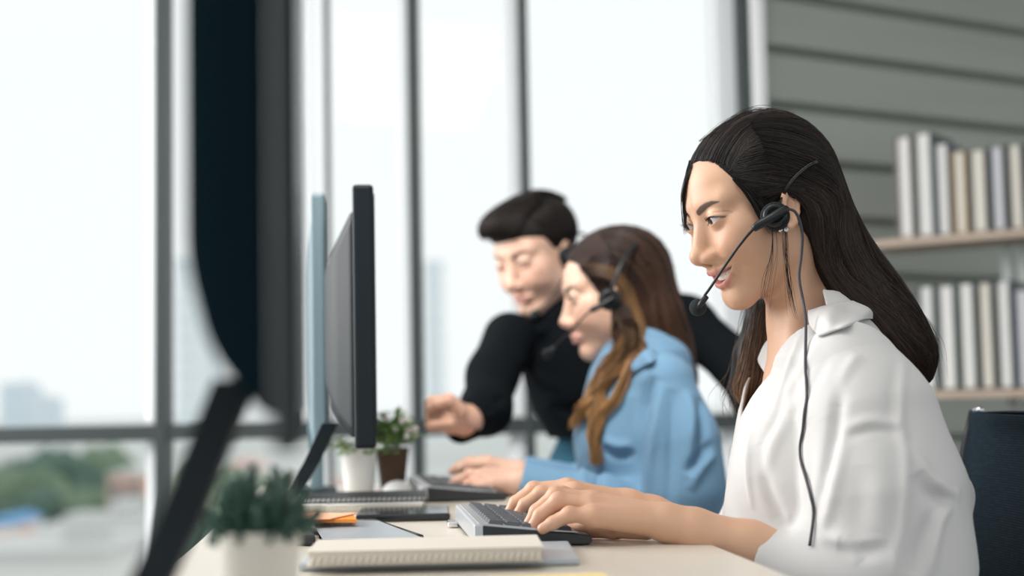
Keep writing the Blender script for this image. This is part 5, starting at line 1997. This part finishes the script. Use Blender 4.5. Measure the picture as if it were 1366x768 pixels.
unit = thing('bookshelf', 'wooden shelves on grey steel uprights against the clad wall', 'shelf', (s0[0], s0[1], 0), rz_sh)
for z in (zt_, zb_, zb_ - .45):
    MB().box((.0, .0, z - .022), (1.45, .235, z), bev=.002).build('shelf_board', M_shelf, unit)
for x in (on_shelf(1308, 350)[0], on_shelf(1326, 350)[0] + .008, 1.40):
    MB().box((x, .200, 0), (x + .028, .228, zt_ - .02), bev=.002).build('upright', M_upright, unit)


def book(label, x0, x1, z, h, dep, page, cover, group, lean=0):
    w = (x1 - x0) - .004
    p = s0 + sd_ * (x0 + .002) + sdep * .012
    r = thing('book', label, 'book', (p[0], p[1], z + .0005), rz_sh, group)
    t = .0055
    MB().box((t, .009, .005), (w - t, dep - .004, h - .004), bev=.001).build('pages', page, r)
    mb = MB()
    mb.box((0, 0, 0), (t, dep, h), bev=.0008)
    mb.box((w - t, 0, 0), (w, dep, h), bev=.0008)
    mb.box((0, dep - .004, 0), (w, dep, h), bev=.0008)
    mb.build('cover', cover, r)
    return r


PG = {'w': M_paper, 'c': mat('cream_pages', (.66, .63, .56), rough=.85), 'l': mat('lilac_grey_pages', (.56, .56, .60), rough=.85), 'g': mat('grey_white_pages', (.62, .63, .62), rough=.85)}
CV = {'d': mat('dark_green_cover', (.030, .055, .050), rough=.5), 'b': mat('navy_cover', (.020, .045, .085), rough=.5), 'o': mat('ochre_cover', (.30, .19, .06), rough=.6),
      'k': mat('charcoal_cover', (.05, .055, .055), rough=.5), 'r': mat('grey_brown_cover', (.16, .12, .11), rough=.6)}
topr = [(1189, 1213, 181, 'w', 'r', 'tall white-paged book at the left end of the upper shelf'),
        (1214, 1240, 176, 'w', 'd', 'tallest white-paged book with a dark green side on the upper shelf'),
        (1241, 1263, 190, 'w', 'b', 'short white-paged book with a navy side on the upper shelf'),
        (1264, 1286, 200, 'c', 'o', 'shortest beige-paged book with an ochre edge on the upper shelf'),
        (1287, 1313, 198, 'c', 'k', 'thick cream-paged book right of the beige one on the upper shelf'),
        (1314, 1337, 194, 'l', 'd', 'lilac-grey paged book on the upper shelf'),
        (1338, 1361, 191, 'c', 'k', 'cream-paged book just right of the lilac-grey one on the upper shelf'),
        (1362, 1386, 190, 'g', 'd', 'grey-paged book cut off by the right edge, on the upper shelf')]
for a, b, y, pg, cv, lb in topr:
    xa, xb = on_shelf(a, y)[0], on_shelf(b, y)[0]
    h = on_shelf((a + b) / 2, y)[1] - zt_
    book(lb, xa, xb, zt_, h, .20, PG[pg], CV[cv], 'books on the upper shelf')
botr = [(1219, 1244, 381, 'g', 'd', 'white book nearest to the long dark hair on the lower shelf'),
        (1245, 1271, 380, 'w', 'd', 'second white book from the hair on the lower shelf'),
        (1272, 1297, 377, 'w', 'd', 'bright white book in the middle of the lower shelf'),
        (1298, 1321, 376, 'c', 'k', 'cream-tinted book below the steel uprights on the lower shelf'),
        (1322, 1346, 374, 'w', 'd', 'tallest white book with a dark side on the lower shelf'),
        (1347, 1372, 385, 'l', 'b', 'short grey book at the right edge of the lower shelf')]
for a, b, y, pg, cv, lb in botr:
    xa, xb = on_shelf(a, y)[0], on_shelf(b, y)[0]
    h = on_shelf((a + b) / 2, y)[1] - zb_
    book(lb, xa, xb, zb_, h, .20, PG[pg], CV[cv], 'books on the lower shelf')
# ------------------------------------------------------------------ the city outside
GZ = -14.0
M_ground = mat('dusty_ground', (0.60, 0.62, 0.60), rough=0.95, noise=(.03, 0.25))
structure(MB().box((-900, 12, GZ - 1), (900, 1400, GZ)).build('ground', M_ground))
M_fol = [mat('hazy_foliage_green', (0.17, 0.24, 0.16), rough=0.9, noise=(.5, 0.35)), mat('hazy_foliage_dark', (0.09, 0.155, 0.12), rough=0.9, noise=(.5, 0.35)), mat('hazy_foliage_pale', (0.30, 0.36, 0.26), rough=0.9, noise=(.5, 0.3))]  # aerial haze is put into the washed-out foliage colours
M_bark = mat('bark', (0.20, 0.16, 0.13), rough=0.9)
M_tower = mat('pale_tower', (0.86, 0.90, 0.93), rough=0.8)  # distance haze is painted into the tower walls and their windows
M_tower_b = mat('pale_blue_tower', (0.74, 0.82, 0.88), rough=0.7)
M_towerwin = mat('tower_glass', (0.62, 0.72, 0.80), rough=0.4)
M_wall_pale = mat('pale_plaster', (0.82, 0.80, 0.78), rough=0.85)
M_wall_pink = mat('pinkish_brick', (0.66, 0.42, 0.34), rough=0.85)
M_roof_grey = mat('pale_metal_roof', (0.62, 0.63, 0.62), rough=0.6)
M_roof_blue = mat('blue_roof', (0.10, 0.32, 0.62), rough=0.6)
M_roof_red = mat('terracotta_roof', (0.62, 0.24, 0.13), rough=0.8)
M_roof_dull = mat('faded_red_roof', (0.70, 0.52, 0.47), rough=0.8)
M_win = mat('dim_window', (0.16, 0.20, 0.22), rough=0.3)


def ground_tree(px, ptop, dist, rad, m, label):
    t = P(px, ptop, dist)
    h = t[2] - GZ
    r = thing('tree', label, 'tree', (t[0], t[1], GZ), 0, 'trees beyond the windows')
    mb = MB()
    mb.tube([(0, 0, 0), (.2, .1, h * .35), (0, 0, h * .6)], [.35, .28, .18], 8)
    for k in range(5):
        a = k * 1.26
        mb.tube([(0, 0, h * .38), (rad * .35 * math.cos(a), rad * .35 * math.sin(a), h * .62)], [.14, .06], 6)
    mb.build('trunk', M_bark, r)
    mb = MB()
    for k in range(34):
        a = rng.random() * 6.28
        u = rng.random()
        rr = rad * (.25 + .6 * rng.random()) * math.sqrt(1 - (2 * u - 1) ** 2 * .8)
        c = Vector((rr * math.cos(a), rr * math.sin(a), h - rad * .25 - (1 - u) * min(h * .6, rad * 1.6)))
        s = rad * (.20 + .17 * rng.random())
        bm = bmesh.new()
        bmesh.ops.create_icosphere(bm, subdivisions=2, radius=s)
        for v in bm.verts:
            v.co *= 1 + .28 * (rng.random() - .5)
        mb._take(bm, Matrix.Translation(c), 0, False)
    mb.build('crown', m, r)


trs = [(25, 618, 150, 5.0, 0, 'dull green tree at the far left beyond the window'), (72, 604, 170, 7.0, 1, 'broad dark tree left of the pinkish house'),
       (118, 596, 190, 7.5, 0, 'tall green tree just left of the pinkish house'), (48, 655, 110, 4.0, 1, 'low dark tree above the pale shed roof'),
       (92, 640, 128, 4.6, 0, 'round green tree behind the pale shed roof'), (208, 640, 150, 3.6, 2, 'pale green tree just right of the dark window bar'),
       (200, 668, 103, 1.7, 0, 'green tree right of the pinkish house'),
       (248, 640, 140, 4.5, 2, 'pale tree behind the blurred monitor leg'), (275, 622, 170, 6.0, 0, 'leafy tree left of the succulent, far outside'),
       (264, 672, 82, 2.3, 1, 'dark low tree beside the desk edge, far outside'), (318, 632, 222, 6.0, 2, 'pale tree straight above the succulent'),
       (372, 650, 150, 4.0, 2, 'pale low tree between the two dark monitors'), (610, 648, 170, 4.5, 2, 'pale tree low in the window behind the man'), (975, 660, 160, 5.0, 2, 'pale tree outside between the two women')]
for px, pt, ds, rd, k, lb in trs:
    ground_tree(px, pt, ds, rd, M_fol[k], lb)


def building(label, x0, x1, ptop, dist, depth, wall, roof=None, pitched=False, floors=3, cols=4, winm=None, name='house', cat='house'):
    a, b = P(x0, ptop, dist), P(x1, ptop, dist)
    w = b[0] - a[0]
    h = a[2] - GZ
    r = thing(name, label, cat, (a[0], a[1], GZ))
    hr = h - (w * .22 if pitched else 0)
    MB().box((0, 0, 0), (w, depth, hr), bev=.05).build('walls', wall, r)
    if roof is not None:
        mb = MB()
        if pitched:
            e = w * .06
            v = [(-e, -e, hr), (w + e, -e, hr), (w + e, depth + e, hr), (-e, depth + e, hr), (w / 2, -e, h), (w / 2, depth + e, h)]
            mb.add(v, [(0, 1, 4), (2, 3, 5), (1, 2, 5, 4), (3, 0, 4, 5), (0, 3, 2, 1)])
        else:
            mb.box((-.4, -.4, hr), (w + .4, depth + .4, hr + .35), bev=.05)
            mb.box((w * .6, depth * .3, hr + .3), (w * .85, depth * .6, hr + 1.6), bev=.05)
        mb.build('roof', roof, r)
    for i in range(floors):
        for j in range(cols):
            cw = w / cols
            zc = hr * (i + .45) / floors
            MB().box((cw * (j + .22), -.06, zc), (cw * (j + .78), .05, zc + hr / floors * .42), bev=.02).build('window', winm or M_win, r)
    return r


building('pinkish house with a pale gabled roof among the trees', 144, 190, 624, 105, 8, M_wall_pink, M_roof_grey, True, 2, 2)
building('long pale shed with a flat grey roof low at the left', 48, 172, 712, 85, 12, M_wall_pale, M_roof_grey, False, 1, 5)
building('white row building at the bottom left under the shed', -60, 140, 745, 62, 8, M_wall_pale, M_roof_grey, False, 0, 0)
building('hut with a bright blue roof at the left edge', -30, 16, 690, 90, 6, M_wall_pale, M_roof_blue, True, 1, 2)
building('hut with a terracotta roof in front of the blue-roofed hut', -40, 22, 716, 72, 5, M_wall_pale, M_roof_red, True, 1, 2)
building('white block behind the broad dark tree', 0, 44, 612, 230, 14, M_wall_pale, M_roof_grey, False, 3, 3)
building('low white block between the pale trees', 280, 345, 612, 240, 14, M_wall_pale, M_roof_dull, True, 2, 4)
building('long low pale building with a reddish roof behind the slanting monitor leg', 340, 470, 632, 200, 12, M_wall_pale, M_roof_dull, True, 2, 6)
building('pale low building outside behind the fist', 560, 720, 640, 220, 12, M_wall_pale, M_roof_grey, False, 2, 7)
building('pale block outside between the man and the woman in white', 945, 1020, 618, 240, 12, M_wall_pale, M_roof_grey, False, 3, 4)
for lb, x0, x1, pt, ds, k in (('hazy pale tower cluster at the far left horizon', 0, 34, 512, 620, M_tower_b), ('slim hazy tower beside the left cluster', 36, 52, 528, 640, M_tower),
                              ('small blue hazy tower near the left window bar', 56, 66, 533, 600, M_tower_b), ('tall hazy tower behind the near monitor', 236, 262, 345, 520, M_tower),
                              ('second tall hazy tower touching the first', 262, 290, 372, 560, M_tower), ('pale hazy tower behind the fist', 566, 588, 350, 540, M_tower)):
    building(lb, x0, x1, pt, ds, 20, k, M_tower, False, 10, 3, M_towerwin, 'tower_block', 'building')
